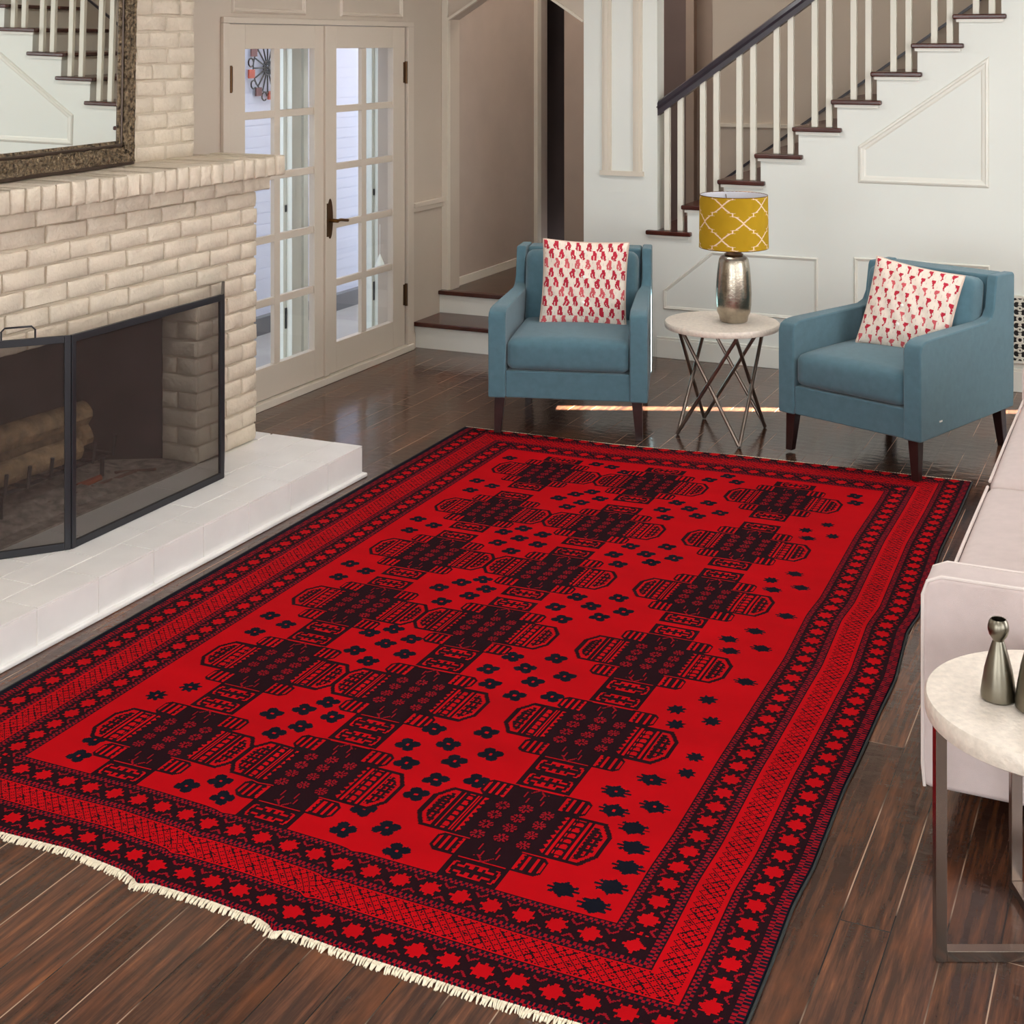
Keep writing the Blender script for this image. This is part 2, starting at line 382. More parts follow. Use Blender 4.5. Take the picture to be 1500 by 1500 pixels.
# window right of the frame that lets the strip of sun in
f = MB(); f.box(wa-.06,wa,YF-.02,YF,.04,2.0); f.box(wb,wb+.06,YF-.02,YF,.04,2.0); f.box(wa-.06,wb+.06,YF-.02,YF,1.95,2.01)
wo = struct(f.build('window_1', M['whitetrim']))
MB().box(wa, wb, YF+.14, YF+.145, .1, 1.95).build('pane', M['glass'], wo)
# right wall with two large windows, rear wall with one
def wall_with_windows(name, axis, c0, c1, a0, a1, wins, m):
    w = MB()
    def bx(s0, s1, z0, z1):
        if axis == 'x': w.box(c0, c1, s0, s1, z0, z1)
        else: w.box(s0, s1, c0, c1, z0, z1)
    p = a0
    for (s0, s1, z0, z1) in wins:
        bx(p, s0, 0, ZC); bx(s0, s1, 0, z0); bx(s0, s1, z1, ZC); p = s1
    bx(p, a1, 0, ZC)
    return struct(w.build(name, m))
WR = [(.2,2.6,.7,2.3),(3.6,6.0,.7,2.3)]; WB = [(-3.6,-1.0,.6,2.35),(0,2.0,.6,2.35)]
wall_with_windows('wall_right', 'x', XR, XR+.2, YN-.2, YF, WR, M['white'])
wall_with_windows('wall_rear', 'y', YN-.2, YN, XL-.2, XR+.2, WB, M['white'])
# added unseen walls that block the low sun from windows and garden
struct(MB().box(4.6,5.0,-6,8.6,0,6.5).box(4.6,5.0,10.9,22,0,6.5).build('wall_sunblock', M['extwall']))
n = 2
for (s0,s1,z0,z1) in WR:
    f = MB(); c = XR
    for a, b_ in ((s0-.08,s0),(s1,s1+.08)): f.box(c-.03,c,a,b_,z0-.08,z1+.08)
    for a, b_ in ((z0-.08,z0),(z1,z1+.08)): f.box(c-.03,c,s0,s1,a,b_)
    for t in (1/3,2/3): f.box(c+.08,c+.12,s0+(s1-s0)*t-.025,s0+(s1-s0)*t+.025,z0,z1)
    o = struct(f.build('window_%d' % n, M['whitetrim'])); MB().box(c+.095,c+.1,s0,s1,z0,z1).build('pane', M['glass'], o); n += 1
for (s0,s1,z0,z1) in WB:
    f = MB(); c = YN
    for a, b_ in ((s0-.08,s0),(s1,s1+.08)): f.box(a,b_,c,c+.03,z0-.08,z1+.08)
    for a, b_ in ((z0-.08,z0),(z1,z1+.08)): f.box(s0,s1,c,c+.03,a,b_)
    for t in (1/3,2/3): f.box(s0+(s1-s0)*t-.025,s0+(s1-s0)*t+.025,c-.12,c-.08,z0,z1)
    o = struct(f.build('window_%d' % n, M['whitetrim'])); MB().box(s0,s1,c-.1,c-.095,z0,z1).build('pane', M['glass'], o); n += 1

# ---- mouldings on the walls
def inset(pts, w):
    n = len(pts); out = []
    ar = sum(pts[i][0]*pts[(i+1)%n][1]-pts[(i+1)%n][0]*pts[i][1] for i in range(n)); sg = 1 if ar > 0 else -1
    for i in range(n):
        a, b_, c = Vector(pts[i-1]), Vector(pts[i]), Vector(pts[(i+1)%n])
        d1 = (b_-a).normalized(); d2 = (c-b_).normalized()
        n1 = Vector((-d1.y,d1.x))*sg; n2 = Vector((-d2.y,d2.x))*sg
        bi = (n1+n2).normalized(); out.append(b_+bi*(w/max(.3,bi.dot(n1))))
    return out
def frame_poly(mb, pts, axis, c, w=.022, t=.012):
    """mitred moulding along a closed outline on the plane axis=c, standing proud by t"""
    def P(p, d):
        return Vector((p[0], c+d, p[1])) if axis == 'y' else Vector((c+d, p[0], p[1]))
    prof = [(0,0),(.15,.7),(.35,1),(.5,.55),(.8,.4),(1,0)]
    n = len(pts)
    loops = [[mb.bm.verts.new(P(q, t*h_)) for q in inset(pts, w*f_)] for f_, h_ in prof]
    for A, B in zip(loops, loops[1:]):
        for i in range(n): mb.bm.faces.new([A[i],A[(i+1)%n],B[(i+1)%n],B[i]])
m1 = MB()
frame_poly(m1, [(-2.86,.30),(-1.90,.30),(-1.90,.677),(-2.55,.677),(-2.86,.42)], 'y', YF, t=-.012)
frame_poly(m1, [(-1.69,.30),(-.93,.30),(-.93,.695),(-1.69,.695)], 'y', YF, t=-.012)
frame_poly(m1, [(-1.666,1.129),(-.935,1.129),(-.935,1.872),(-1.666,1.345)], 'y', YF, w=.045, t=-.012)
struct(m1.build('trim_4', M['whitetrim']))
m1 = MB()
for a, b_ in ((-3.262,-3.20),(-3.055,-2.995)): m1.box(a,b_,YF-.014,YF,1.14,ZC); m1.box(a+.018,b_-.018,YF-.022,YF-.014,1.14,ZC)
m1.box(-3.275,-2.985,YF-.02,YF,1.115,1.145)
struct(m1.build('trim_5', M['trim']))
struct(MB().box(-2.9,XR,YF-.016,YF,0,.115).box(-2.9,XR,YF-.012,YF,.115,.13).build('baseboard_stair', M['whitetrim'], bevel=.003))
# left wall: casing, chair rail, panels above the door, corner strip
m1 = MB()
m1.box(XL, XL+.022, D0-.055, D0, 0, DT); m1.box(XL, XL+.022, D1, D1+.075, 0.0, DT); m1.box(XL, XL+.022, D0-.055, D1+.075, DT, DT+.032)
struct(m1.build('trim_6', M['door'], bevel=.004))
m1 = MB()
frame_poly(m1, [(6.10,2.10),(6.79,2.10),(6.79,2.62),(6.10,2.62)], 'x', XL, w=.03, t=.014)
frame_poly(m1, [(7.16,2.10),(7.90,2.10),(7.90,2.62),(7.16,2.62)], 'x', XL, w=.03, t=.014)
struct(m1.build('trim_7', M['door']))
struct(MB().box(XL, XL+.03, D1+.075, YF-.0, .895, .925).box(XL, XL+.018, D1+.075, YF, .865, .895).build('trim_8', M['door'], bevel=.004))
struct(MB().box(XL-.0, -4.354, YF-.014, YF, .285, ZC).build('trim_9', M['trim'], bevel=.004))
struct(MB().box(XL, XL+.016, D1+.075, YF-.40, 0, .1).build('baseboard_left', M['door']))
# arch edge bead
m1 = MB()
for a, b_ in (((-4.354,.31),(-4.354,2.10)),((-4.354,2.10),(-4.0,2.315)),((-3.74,2.315),(-3.39,2.085))):
    m1.bar((a[0],YF-.004,a[1]),(b_[0],YF-.004,b_[1]),.016,.03,(0,1,0) )
struct(m1.build('trim_10', M['trim']))

# ---- french doors
def door_leaf(name, y0, y1, g0, g1, mun, hinge_side):
    z0, z1 = .045, 2.045; gz0, gz1 = .215, 1.915; xi, xo = XL-.035, XL+.005
    f = MB(); f.box(xi,xo,y0,g0,z0,z1); f.box(xi,xo,g1,y1,z0,z1); f.box(xi,xo,g0,g1,z0,gz0); f.box(xi,xo,g0,g1,gz1,z1)
    o = struct(f.build(name, M['door'], bevel=.003))
    mu = MB(); mu.box(xi+.008,xo-.006,mun[0],mun[1],gz0,gz1)
    for z in (1.563,1.229,.893,.556): mu.box(xi+.009,xo-.007,g0,g1,z-.02,z+.02)
    mu.build('muntin_grid', M['door'], o, bevel=.003)
    MB().box(xi+.015,xi+.018,g0,g1,gz0,gz1).build('glass', M['glass'], o)
    hy = y0 if hinge_side < 0 else y1
    for z in (1.76,.36):
        h = MB(); h.box(XL+.004,XL+.012,hy-.022,hy+.022,z-.065,z+.065); h.tube((XL+.014,hy,z-.07),(XL+.014,hy,z+.07),.009)
        h.build('hinge', M['bronze'], o, smooth=True)
    return o
dl = door_leaf('door_1', 6.075, 6.995, 6.215, 6.883, (6.492,6.548), -1)
dr = door_leaf('door_1.001', 7.003, 7.93, 7.116, 7.781, (7.41,7.466), 1)
MB().box(XL+.005,XL+.02,6.975,7.02,.045,2.045).build('astragal', M['door'], dr, bevel=.003)
h = MB(); h.prism([(7.02+.03*math.cos(a), .94+.115*math.sin(a)*(1 if abs(math.sin(a))<.9 else 1.0)) for a in np.linspace(0,2*PI,20,endpoint=False)], 'x', XL+.008, XL+.022)
hp = h.build('handle_plate', M['bronze'], dr, smooth=True)
h = MB(); h.tube((XL+.02,7.02,.93),(XL+.075,7.02,.93),.011); h.path([(XL+.07,7.015,.93),(XL+.072,7.05,.934),(XL+.07,7.10,.926),(XL+.066,7.14,.92)],.009)
h.build('door_lever', M['brass'], hp, smooth=True)
h = MB(); h.box(XL+.005,XL+.026,6.985,6.998,.84,1.03); h.build('latch_plate', M['bronze'], dl)
struct(MB().box(XL-.2, XL+.035, D0, D1+.06, 0, .04).build('trim_11', M['trim'], bevel=.004))

# ---- entry steps to the hall
es = empty('entry_steps', (-3.8,8.05,0), label='two low white steps with dark wooden treads below the arch', cat='steps')
def ch(o, root):
    o.parent = root; o.matrix_parent_inverse = Matrix.Translation(-root.location) if root.rotation_euler.z == 0 else root.matrix_world.inverted(); return o
ch(MB().box(-4.4,-3.2,8.07,8.44,0,.138).build('riser', M['whitetrim']), es)
ch(MB().box(-4.4,-3.17,8.045,8.435,.138,.166).build('tread', M['cherry'], bevel=.006), es)
ch(MB().box(-4.4,-3.4,8.41,8.44,.166,.285).build('riser', M['whitetrim']), es)
ch(MB().box(-4.4,-3.395,8.385,8.448,.286,.313).build('tread', M['cherry'], bevel=.006), es)

# ---- staircase
st = empty('staircase', (-2.9,8.45,.285), label='white staircase with dark treads and square balusters rising to the right', cat='staircase')
for k in range(-3, 12):
    if NX0+(k+1)*RUN > -.1: break
    x0 = NX0 + k*RUN; zt = NZ0 + k*RISE
    yf = 8.415 if k >= 0 else 8.60
    if k >= 9: yf = 8.61
    yb = 9.49
    t = MB()
    if k >= 0 and k < 9:
        t.box(x0, x0+RUN+.062, yf, 8.585, zt-.028, zt); t.box(x0, x0+RUN+.03, 8.57, yb, zt-.028, zt)
    else: t.box(x0, x0+RUN+.03, yf, yb, zt-.028, zt)
    ch(t.build('tread', M['cherry'], bevel=.008), st)
    ch(MB().box(x0+.033, x0+.05, (8.571 if 0 <= k < 9 else 8.61), yb, zt-RISE, zt-.028).build('riser', M['whitetrim']), st)
    if 0 <= k < 9:
        ch(MB().box(x0+.02, x0+RUN+.045, 8.432, 8.45, zt-.045, zt-.028).build('cove_moulding', M['whitetrim']), st)
        for d in (.122, .208):
            bx = x0 + d; ztop = 1.497 + (bx+2.90)*.7215 + .01
            ch(MB().box(bx-.0175,bx+.0175,8.47,8.505,zt,ztop).build('baluster', M['baluster'], bevel=.003), st)
hr = MB()
ra, rb = -2.905, -.75
def rz(x): return 1.54 + (x+2.90)*.7215
prof = [(-.03,-.045),(.03,-.045),(.03,-.01),(.038,.008),(.034,.035),(.015,.046),(-.015,.046),(-.034,.035),(-.038,.008),(-.03,-.01)]
hr.hexa([(ra, 8.487+p[0], rz(ra)+p[1]) for p in prof], [(rb, 8.487+p[0], rz(rb)+p[1]) for p in prof])
ch(hr.build('handrail', M['rail'], smooth=True, ang=25), st)
# skirt on the back wall
sk = MB(); sk.prism([(-2.85,.95),(-.1,.95+2.75*.7215),(-.1,.97+2.75*.7215),(-2.85,.97)], 'y', 9.48, 9.499)
ch(sk.build('wall_skirt', M['rail']), st)

# ------------------------------------------------------------------ fireplace
fp = empty('fireplace', (-3.8,4.4,0), label='white painted brick fireplace with a rowlock mantel and raised hearth', cat='fireplace')
def brick(bm, O, U, W, Nn, u0, u1, w0, w1, depth, proud, cv=.006, nu=4, nw=2, rough=.0022):
    """one brick: front face grid with worn corners"""
    nu = max(2, int((u1-u0)/.05)); f = []
    pr = proud + random.uniform(-.003,.003); tl = random.uniform(-.002,.002)
    us = [u0, u0+cv] + [u0+cv+(u1-u0-2*cv)*i/nu for i in range(1,nu)] + [u1-cv, u1]
    ws = [w0, w0+cv] + [w0+cv+(w1-w0-2*cv)*i/nw for i in range(1,nw)] + [w1-cv, w1]
    V = []
    for j, ww in enumerate(ws):
        row = []
        for i, uu in enumerate(us):
            e = (i in (0,len(us)-1)) or (j in (0,len(ws)-1))
            d = (pr - (cv if e else 0)) + (random.uniform(-rough,rough) if not e else 0) + tl*(uu-u0)/.2
            uj = uu + (random.uniform(-rough,rough) if e else 0); wj = ww + (random.uniform(-rough,rough) if e else 0)
            row.append(bm.verts.new(O + U*uj + W*wj + Nn*d))
        V.append(row)
    for j in range(len(ws)-1):
        for i in range(len(us)-1): bm.faces.new([V[j][i],V[j][i+1],V[j+1][i+1],V[j+1][i]])
    ring = V[0] + [r[-1] for r in V[1:]] + V[-1][::-1][1:] + [r[0] for r in V[::-1][1:-1]]
    back = [bm.verts.new(v.co - Nn*(depth+(v.co-O).dot(Nn))) for v in ring]
    n = len(ring)
    for i in range(n): bm.faces.new([ring[i], back[i], back[(i+1)%n], ring[(i+1)%n]])
def brick_field(name, O, U, W, Nn, segs, z0, z1, pitch=.0735, L=.213, jt=.010, depth=.02, proud=.008, m='brick', phase=0, off=None):
    """segs(zmid) -> list of (u0,u1)"""
    mb = MB(); k = 0; z = z0
    O, U, W, Nn = Vector(O), Vector(U), Vector(W), Vector(Nn)
    while z < z1-.02:
        h = min(pitch, z1-z)
        for (a, b_) in segs(z+h/2):
            s0 = a - ((k+phase) % 2)*L/2
            # joints measured from the right end
            e = b_; first = True
            ln = L if (k+phase) % 2 == 0 else L*.5
            while e > a+.01:
                s = max(a, e-ln+random.uniform(-.008,.008))
                if s-a < .04: s = a
                brick(mb.bm, O, U, W, Nn, s+jt/2, e-jt/2 if not first else e, z+jt/2, z+h-jt/2, depth, proud)
                e = s; ln = L; first = False
        z += pitch; k += 1
    o = mb.build(name, M[m], smooth=True, recalc=True, ang=50); return ch(o, fp)
BX, BY = -3.80, 5.45          # brick face plane and its far corner
OY0, OY1, OZ = 3.72, 5.02, .8208  # firebox opening
HZ = .14
def segs(z): return [(2.9, OY0), (OY1, BY)] if z < OZ else [(2.9, BY)]
brick_field('brick_surround', (BX,0,0), (0,1,0), (0,0,1), (1,0,0), segs, HZ, 1.2745, pitch=.07565, L=.222, proud=.011)
# backing mass
bk = MB(); bk.box(-4.38, BX-.002, 2.9, OY0, HZ, 1.28); bk.box(-4.38, BX-.002, OY1+.004, BY-.006, HZ, 1.28); bk.box(-4.38, BX-.002, OY0, OY1+.004, OZ+.006, 1.28)
ch(bk.build('mortar_backing', M['mortar']), fp)
# far end of the brickwork
brick_field('brick_surround_end', (0,BY,0), (-1,0,0), (0,0,1), (0,1,0), lambda z: [(3.81,4.37)], HZ, 1.2745, pitch=.07565)
# projecting corbel course
def course(name, x, y0, y1, z0, z1, L=.2):
    mb = MB(); e = y1
    while e > y0: 
        s = max(y0, e-L+random.uniform(-.01,.01)); brick(mb.bm, Vector((x,0,0)), Vector((0,1,0)), Vector((0,0,1)), Vector((1,0,0)), s+.004, e-.004, z0+.003, z1-.003, .3, .004); e = s
    return ch(mb.build(name, M['brick'], smooth=True, ang=50), fp)
course('corbel_course', BX+.05, 2.9, BY+.055, 1.275, 1.342, .213)
ch(MB().box(-4.38,BX+.03,2.9,BY+.04,1.28,1.425).build('mortar_backing', M['mortar']), fp)
# rowlock mantel shelf
mb = MB(); y = BY+.075; 
while y > 2.9:
    wdt = .068+random.uniform(-.003,.003)
    brick(mb.bm, Vector((-3.69,0,0)), Vector((0,1,0)), Vector((0,0,1)), Vector((1,0,0)), y-wdt, y, 1.345, 1.432+random.uniform(-.002,.002), .37, .002, cv=.007)
    y -= wdt+.009
ch(mb.build('mantel_shelf', M['brick'], smooth=True, ang=50), fp)
# chimney breast above
CX, CY = -4.06, 5.34
brick_field('chimney_breast', (CX,0,0), (0,1,0), (0,0,1), (1,0,0), lambda z: [(2.9,CY)], 1.425, ZC-.005, pitch=.0715, L=.2, proud=.006, jt=.006)
ch(MB().box(-4.39, CX, 2.9, CY-.006, 1.425, ZC-.005).build('mortar_backing', M['mortar']), fp)
# reveal of the opening and firebox
brick_field('opening_reveal', (0,OY1,0), (1,0,0), (0,0,1), (0,-1,0), lambda z: [(-3.985,BX)], HZ, OZ, L=.2, pitch=.07565)
fb = MB()
fb.box(-4.36,-4.34, 3.9,4.86,HZ,1.0)
fb.hexa([(-3.985,OY1-.002,HZ),(-4.34,4.82,HZ),(-4.34,4.86,HZ),(-3.985,OY1+.03,HZ)],[(-3.985,OY1-.002,1.0),(-4.34,4.82,1.0),(-4.34,4.86,1.0),(-3.985,OY1+.03,1.0)])
fb.hexa([(-3.82,OY0,HZ),(-4.34,3.92,HZ),(-4.34,3.88,HZ),(-3.82,OY0-.03,HZ)],[(-3.82,OY0,1.0),(-4.34,3.92,1.0),(-4.34,3.88,1.0),(-3.82,OY0-.03,1.0)])
fb.box(-4.36,-3.84,OY0,OY1,OZ+.002,OZ+.006)
ch(fb.build('firebox', M['soot']), fp)
ch(MB().box(-4.36,BX,OY0,OY1,HZ-.01,HZ+.004).build('firebox_floor', M['ash']), fp)
# hearth
hb = MB(); hb.box(-4.37,-3.303,2.9,5.555,0,HZ-.004); ch(hb.build('hearth_slab', M['grout']), fp)
tiles = MB()
y = 5.56
for row, (xa, xb) in enumerate(((-3.3,-3.45),(-3.45,-3.60),(-3.60,-3.78))):
    y = 5.56 + (.0 if row % 2 == 0 else -.0); first = True
    while y > 2.9:
        ln = .29 if not (first and row % 2) else .145
        tiles.box(xb+.002, xa-.002 if row else xa, max(2.9, y-ln+.004), y, HZ-.006, HZ+random.uniform(-.0006,.0006)); y -= ln; first = False
y = 5.56
while y > 2.9:
    tiles.box(-3.305, -3.3, max(2.9, y-.29+.004), y, .012, HZ-.008); y -= .29
x = -3.303
while x > -4.3: tiles.box(x-.2+.003, x, 5.553, 5.56, .012, HZ-.008); x -= .2
tiles.box(-4.3,-3.79,5.455,5.56,HZ-.006,HZ)
ch(tiles.build('hearth_tiles', M['hearth'], bevel=.0012), fp)
ch(MB().box(-4.3,-3.282,2.9,5.58,0,.018).build('toe_moulding', M['hearth'], bevel=.006), fp)

# fire screen
fs = empty('fireplace_screen', (-3.57,4.45,HZ), label='black folding mesh fire screen standing on the hearth before the firebox', cat='fire screen')
P = [(-3.79,3.735),(-3.572,3.99),(-3.582,4.905),(-3.772,5.17)]
zb, zt = HZ+.001, .905
for i in range(3):
    a, b_ = P[i], P[i+1]; d = Vector((b_[0]-a[0], b_[1]-a[1], 0)).normalized()
    f = MB()
    A0, B0 = Vector((*a,0))+d*.011, Vector((*b_,0))-d*.011
    for q in (A0, B0): f.bar(q+Vector((0,0,zb)), q+Vector((0,0,zt)), .022, .014, d.cross(Vector((0,0,1))))
    for z, hh in ((zb+.013,.026),(zt-.013,.026)): f.bar(A0+d*.011+Vector((0,0,z)), B0-d*.011+Vector((0,0,z)), .014, hh)
    fo = ch(f.build('screen_frame', M['iron'], bevel=.002), fs)
    g = MB(); q0, q1 = A0+d*.01, B0-d*.01
    n_ = d.cross(Vector((0,0,1)))*.0006
    g.hexa([q0-n_+Vector((0,0,zb+.02)), q1-n_+Vector((0,0,zb+.02)), q1+n_+Vector((0,0,zb+.02)), q0+n_+Vector((0,0,zb+.02))],
           [q0-n_+Vector((0,0,zt-.02)), q1-n_+Vector((0,0,zt-.02)), q1+n_+Vector((0,0,zt-.02)), q0+n_+Vector((0,0,zt-.02))])
    ch(g.build('wire_mesh', M['screenmesh']), fs)
    if i < 2:
        hq = MB()
        if i == 0: c0 = Vector((*a,0)).lerp(Vector((*b_,0)), .30); c1 = Vector((*a,0)).lerp(Vector((*b_,0)), .64)
        if i == 0:
            hq.path([c0+Vector((0,0,zt-.01)), c0+Vector((0,0,zt+.03)), c0+d*.012+Vector((0,0,zt+.042)), c1-d*.012+Vector((0,0,zt+.042)), c1+Vector((0,0,zt+.03)), c1+Vector((0,0,zt-.01))], .0035)
            ch(hq.build('lift_handle', M['iron'], smooth=True), fs)

# firewood, grate
gr = empty('fire_grate', (-4.08,4.35,HZ+.004), label='black iron grate holding firewood inside the firebox', cat='grate')
g = MB()
for i in range(6):
    yy = -.3+i*.12; g.path([(.15,yy,.20),(.14,yy,.12),(-.13,yy,.12),(-.14,yy,.19)],.008)
for xx in (-.1,.1): g.tube((xx,-.33,.110),(xx,.33,.110),.008)
for xx in (-.1,.1):
    for yy in (-.28,.28): g.tube((xx,yy,0),(xx,yy,.11),.009)
g.build('grate_bars', M['iron'], gr, smooth=True)
def log(p, q, r, label, grp=None):
    p, q = Vector(p), Vector(q); bm = MB(); n = 14; d = (q-p); L = d.length; z = d.normalized(); x = z.orthogonal().normalized(); y = z.cross(x)
    rings = []
    jit = [random.uniform(.88,1.1) for _ in range(n)]
    for k in range(7):
        t = k/6; rings.append([bm.bm.verts.new((x*math.cos(2*PI*i/n)+y*math.sin(2*PI*i/n))*r*jit[i]*random.uniform(.96,1.04) + z*L*t) for i in range(n)])
    for A, B in zip(rings, rings[1:]):
        for i in range(n): bm.bm.faces.new([A[i],A[(i+1)%n],B[(i+1)%n],B[i]])
    bm.bm.faces.new(rings[0][::-1]); bm.bm.faces.new(rings[-1])
    o = bm.build('firewood_log', M['log'], smooth=True); o.location = p
    e = MB(); e.hexa([v for v in [(x*math.cos(2*PI*i/n)+y*math.sin(2*PI*i/n))*r*.93*jit[i] + z*(L-.001) for i in range(n)]], [(x*math.cos(2*PI*i/n)+y*math.sin(2*PI*i/n))*r*.9*jit[i] + z*(L+.004) for i in range(n)])
    e.build('log_end', M['logend'], o)
    return tag(o, label, 'firewood', grp)
log((-4.13,3.98,.326),(-4.10,4.66,.326),.050,'thick firewood log lying lowest at the back of the grate')
log((-4.01,3.95,.320),(-4.00,4.50,.320),.043,'firewood log lying on the grate nearest the screen')
log((-4.08,3.92,.428),(-4.05,4.60,.430),.049,'pale split log resting on top of the other firewood')
def stick(p,q,r,m,label):
    o = MB().tube((0,0,0),Vector(q)-Vector(p),r,r*.6,n=7).build('kindling_stick', M[m], smooth=True); o.location=p; return tag(o,label,'kindling')
stick((-3.96,4.30,HZ+.018),(-3.93,4.78,HZ+.02),.012,'kindling','long dark stick lying on the ash before the grate')
stick((-3.99,4.72,HZ+.02),(-3.89,4.86,HZ+.011),.009,'kindling','short dark stick lying across the ash right of the grate')
o = MB().tube((0,0,0),(.03,.10,.02),.02,.012,n=7).build('ember_chunk', M['ember'], smooth=True); o.location=(-3.99,4.50,HZ+.02)
tag(o,'charred orange chunk of wood lying in the ash beside the grate','wood chunk')
# ash heap
bmh = bmesh.new(); 
gx, gy = 22, 34; V = np.zeros((gx+1,gy+1,3))
for i in range(gx+1):
    for j in range(gy+1):
        u = i/gx*2-1; v = j/gy*2-1; hgt = max(0,1-u*u)*max(0,1-v*v)
        V[i,j] = (-4.07+u*.2, 4.35+v*.5, HZ+.0045+.035*hgt**.6*(1+random.uniform(-.35,.35)))
bmh.free()
o = grid_obj('ash_heap', V, np.zeros((gx,gy),int), [(120,110,102)], M['ash']); tag(o,'grey heap of ash under the grate in the firebox','ash',kind='stuff')

# mirror leaning on the mantel
mi = empty('wall_mirror', (CX+.05, 4.83, 1.436), label='large mirror in a carved antique bronze frame leaning on the mantel', cat='mirror')
mi.rotation_euler = (0, math.radians(1.0), math.radians(6))
MH, Y0, Y1, FW = 1.05, -1.75, 0, .105
def fr_side(name, a, b_):  # a,b outer corners (y,z); mitred strips
    pass
def mitre(lo, hi, w0, w1, t0, t1):
    """ring from inset w0 to inset w1, thickness from x=t0 to x=t1 (sloped profile)"""
    mb = MB(); (y0,z0),(y1,z1) = lo, hi
    def R(w): return [(y0+w,z0+w),(y1-w,z0+w),(y1-w,z1-w),(y0+w,z1-w)]
    A, B = R(w0), R(w1)
    for i in range(4):
        j = (i+1)%4
        mb.hexa([(0,*A[i]),(0,*A[j]),(0,*B[j]),(0,*B[i])],[(t0,*A[i]),(t0,*A[j]),(t1,*B[j]),(t1,*B[i])])
    return mb
f0 = mitre((Y0,0),(Y1,MH),0,.016,.03,.036).build('outer_bead', M['frameflat'], mi, bevel=.003)
# carved band: dense relief
mb = MB()
def relief(a, b_, inset0, inset1):
    pass
cb = mitre((Y0,0),(Y1,MH),.016,.078,.040,.028).build('carved_band', M['frame'], mi)
sb = cb.modifiers.new('s','SUBSURF'); sb.subdivision_type='SIMPLE'; sb.levels=6; sb.render_levels=6
tx = bpy.data.textures.new('scroll','CLOUDS'); tx.noise_scale=.022; tx.noise_depth=2
dm = cb.modifiers.new('d','DISPLACE'); dm.texture=tx; dm.strength=.016; dm.mid_level=.5; dm.texture_coords='LOCAL'
mitre((Y0,0),(Y1,MH),.078,.092,.022,.028).build('inner_bead', M['frameflat'], mi, bevel=.003)
mitre((Y0,0),(Y1,MH),.092,.104,.020,.015).build('inner_slip', M['frame'], mi)
MB().box(.004,.012,Y0+.104,Y1-.104,.104,MH-.104).build('mirror_glass', M['mirror'], mi)
MB().box(-.012,.002,Y0+.02,Y1-.02,.02,MH-.02).build('backing_board', M['darkwood'], mi)

# ------------------------------------------------------------------ exterior
struct(MB().box(-9,-4.62,3,16,-.2,-.1).build('ground', M['extground']))
EX = -5.85
ew = MB(); ew.box(EX-.2,EX,5,16,-.1,3.6); struct(ew.build('wall_garden', M['extwall']))
lines = MB()
z = .2
while z < 3.4: lines.box(EX,EX+.004,5,16,z,z+.07); z += .078
lines.build('brick_courses', M['extwall'], bpy.data.objects['wall_garden'])
MB().box(EX,EX+.06,5,16,-.1,.02).build('dark_base', M['extdark'], bpy.data.objects['wall_garden'])
struct(MB().box(-4.95,-4.6,D0-.3,D1+.5,-.1,-.02).build('trim_12', M['extground']))
def storm(name, y0, y1):
    f = MB(); X0, X1 = -4.76,-4.66
    f.box(X0,X1,y0,y0+.05,-.02,2.2); f.box(X0,X1,y1-.10,y1,-.02,2.2); f.box(X0,X1,y0+.05,y1-.10,-.02,.08); f.box(X0,X1,y0+.05,y1-.10,2.08,2.2)
    f.box(X0+.03,X0+.06,y1-.13,y1-.10,-.02,2.2)
    o = struct(f.build(name, M['post'], bevel=.003))
    MB().box(X0+.005,X0+.009,y1-.136,y1-.13,-.02,2.2).build('weather_strip', M['iron'], o)
    for z in (.34,1.02):
        MB().box(X1-.06,X1-.035,y1-.115,y1-.10,z-.06,z+.06 if z<.5 else z-.02).build('latch', M['iron'], o)
    return o
storm('door_3', 6.28, 7.155); storm('door_3.001', 7.18, 8.17)
# wheel shaped wall art
wa_ = empty('wall_ornament', (EX+.03,8.50,1.77), label='round dark metal wheel ornament with red squares on the garden wall', cat='wall ornament')
g = MB()
for k in range(16):
    a = 2*PI*k/16; g.tube((.0,.02*math.cos(a),.02*math.sin(a)),(0,.16*math.cos(a),.175*math.sin(a)),.0055,n=6)
def ring(g, r, rr, n=32):
    for k in range(n):
        a, c = 2*PI*k/n, 2*PI*(k+1)/n; g.tube((0,r*math.cos(a),r*math.sin(a)),(0,r*math.cos(c),r*math.sin(c)),rr,n=6,caps=False)
ring(g,.175,.005); ring(g,.05,.006)
g.lathe([(0,-.01),(.02,-.01),(.02,.01),(0,.01)], n=12)
g.build('spokes', M['iron'], wa_)
for k in range(8):
    a = 2*PI*k/8+.2; q = MB(); r = .2; q.box(-.006,.006,r*math.cos(a)-.034,r*math.cos(a)+.034,r*math.sin(a)-.03,r*math.sin(a)+.03)
    q.build('enamel_square', M['red' if k%2 else 'orange'], wa_)
    g = MB(); c = 2*PI*(k+.5)/8+.2
    for t in range(10):
        u, v = t/10*5.5, (t+1)/10*5.5
        g.tube((0,.205*math.cos(c)+.03*math.cos(u),.205*math.sin(c)+.03*math.sin(u)),(0,.205*math.cos(c)+.03*math.cos(v),.205*math.sin(c)+.03*math.sin(v)),.0055,n=5,caps=False)
    g.build('scroll', M['iron'], wa_)
# small ornament hanging behind the lower right panes
ho = empty('hanging_ornament', (XL-.07,7.745,.585), label='pale glass teardrop ornament hanging low behind the right french door', cat='ornament')
MB().lathe([(0,-.058),(.018,-.056),(.030,-.045),(.033,-.03),(.026,-.005),(.014,.022),(.005,.045),(0,.052)], n=20).build('glass_drop', M['post'], ho, smooth=True)
MB().tube((0,0,.05),(0,0,.235),.0015,n=6).build('hanging_thread', M['post'], ho)

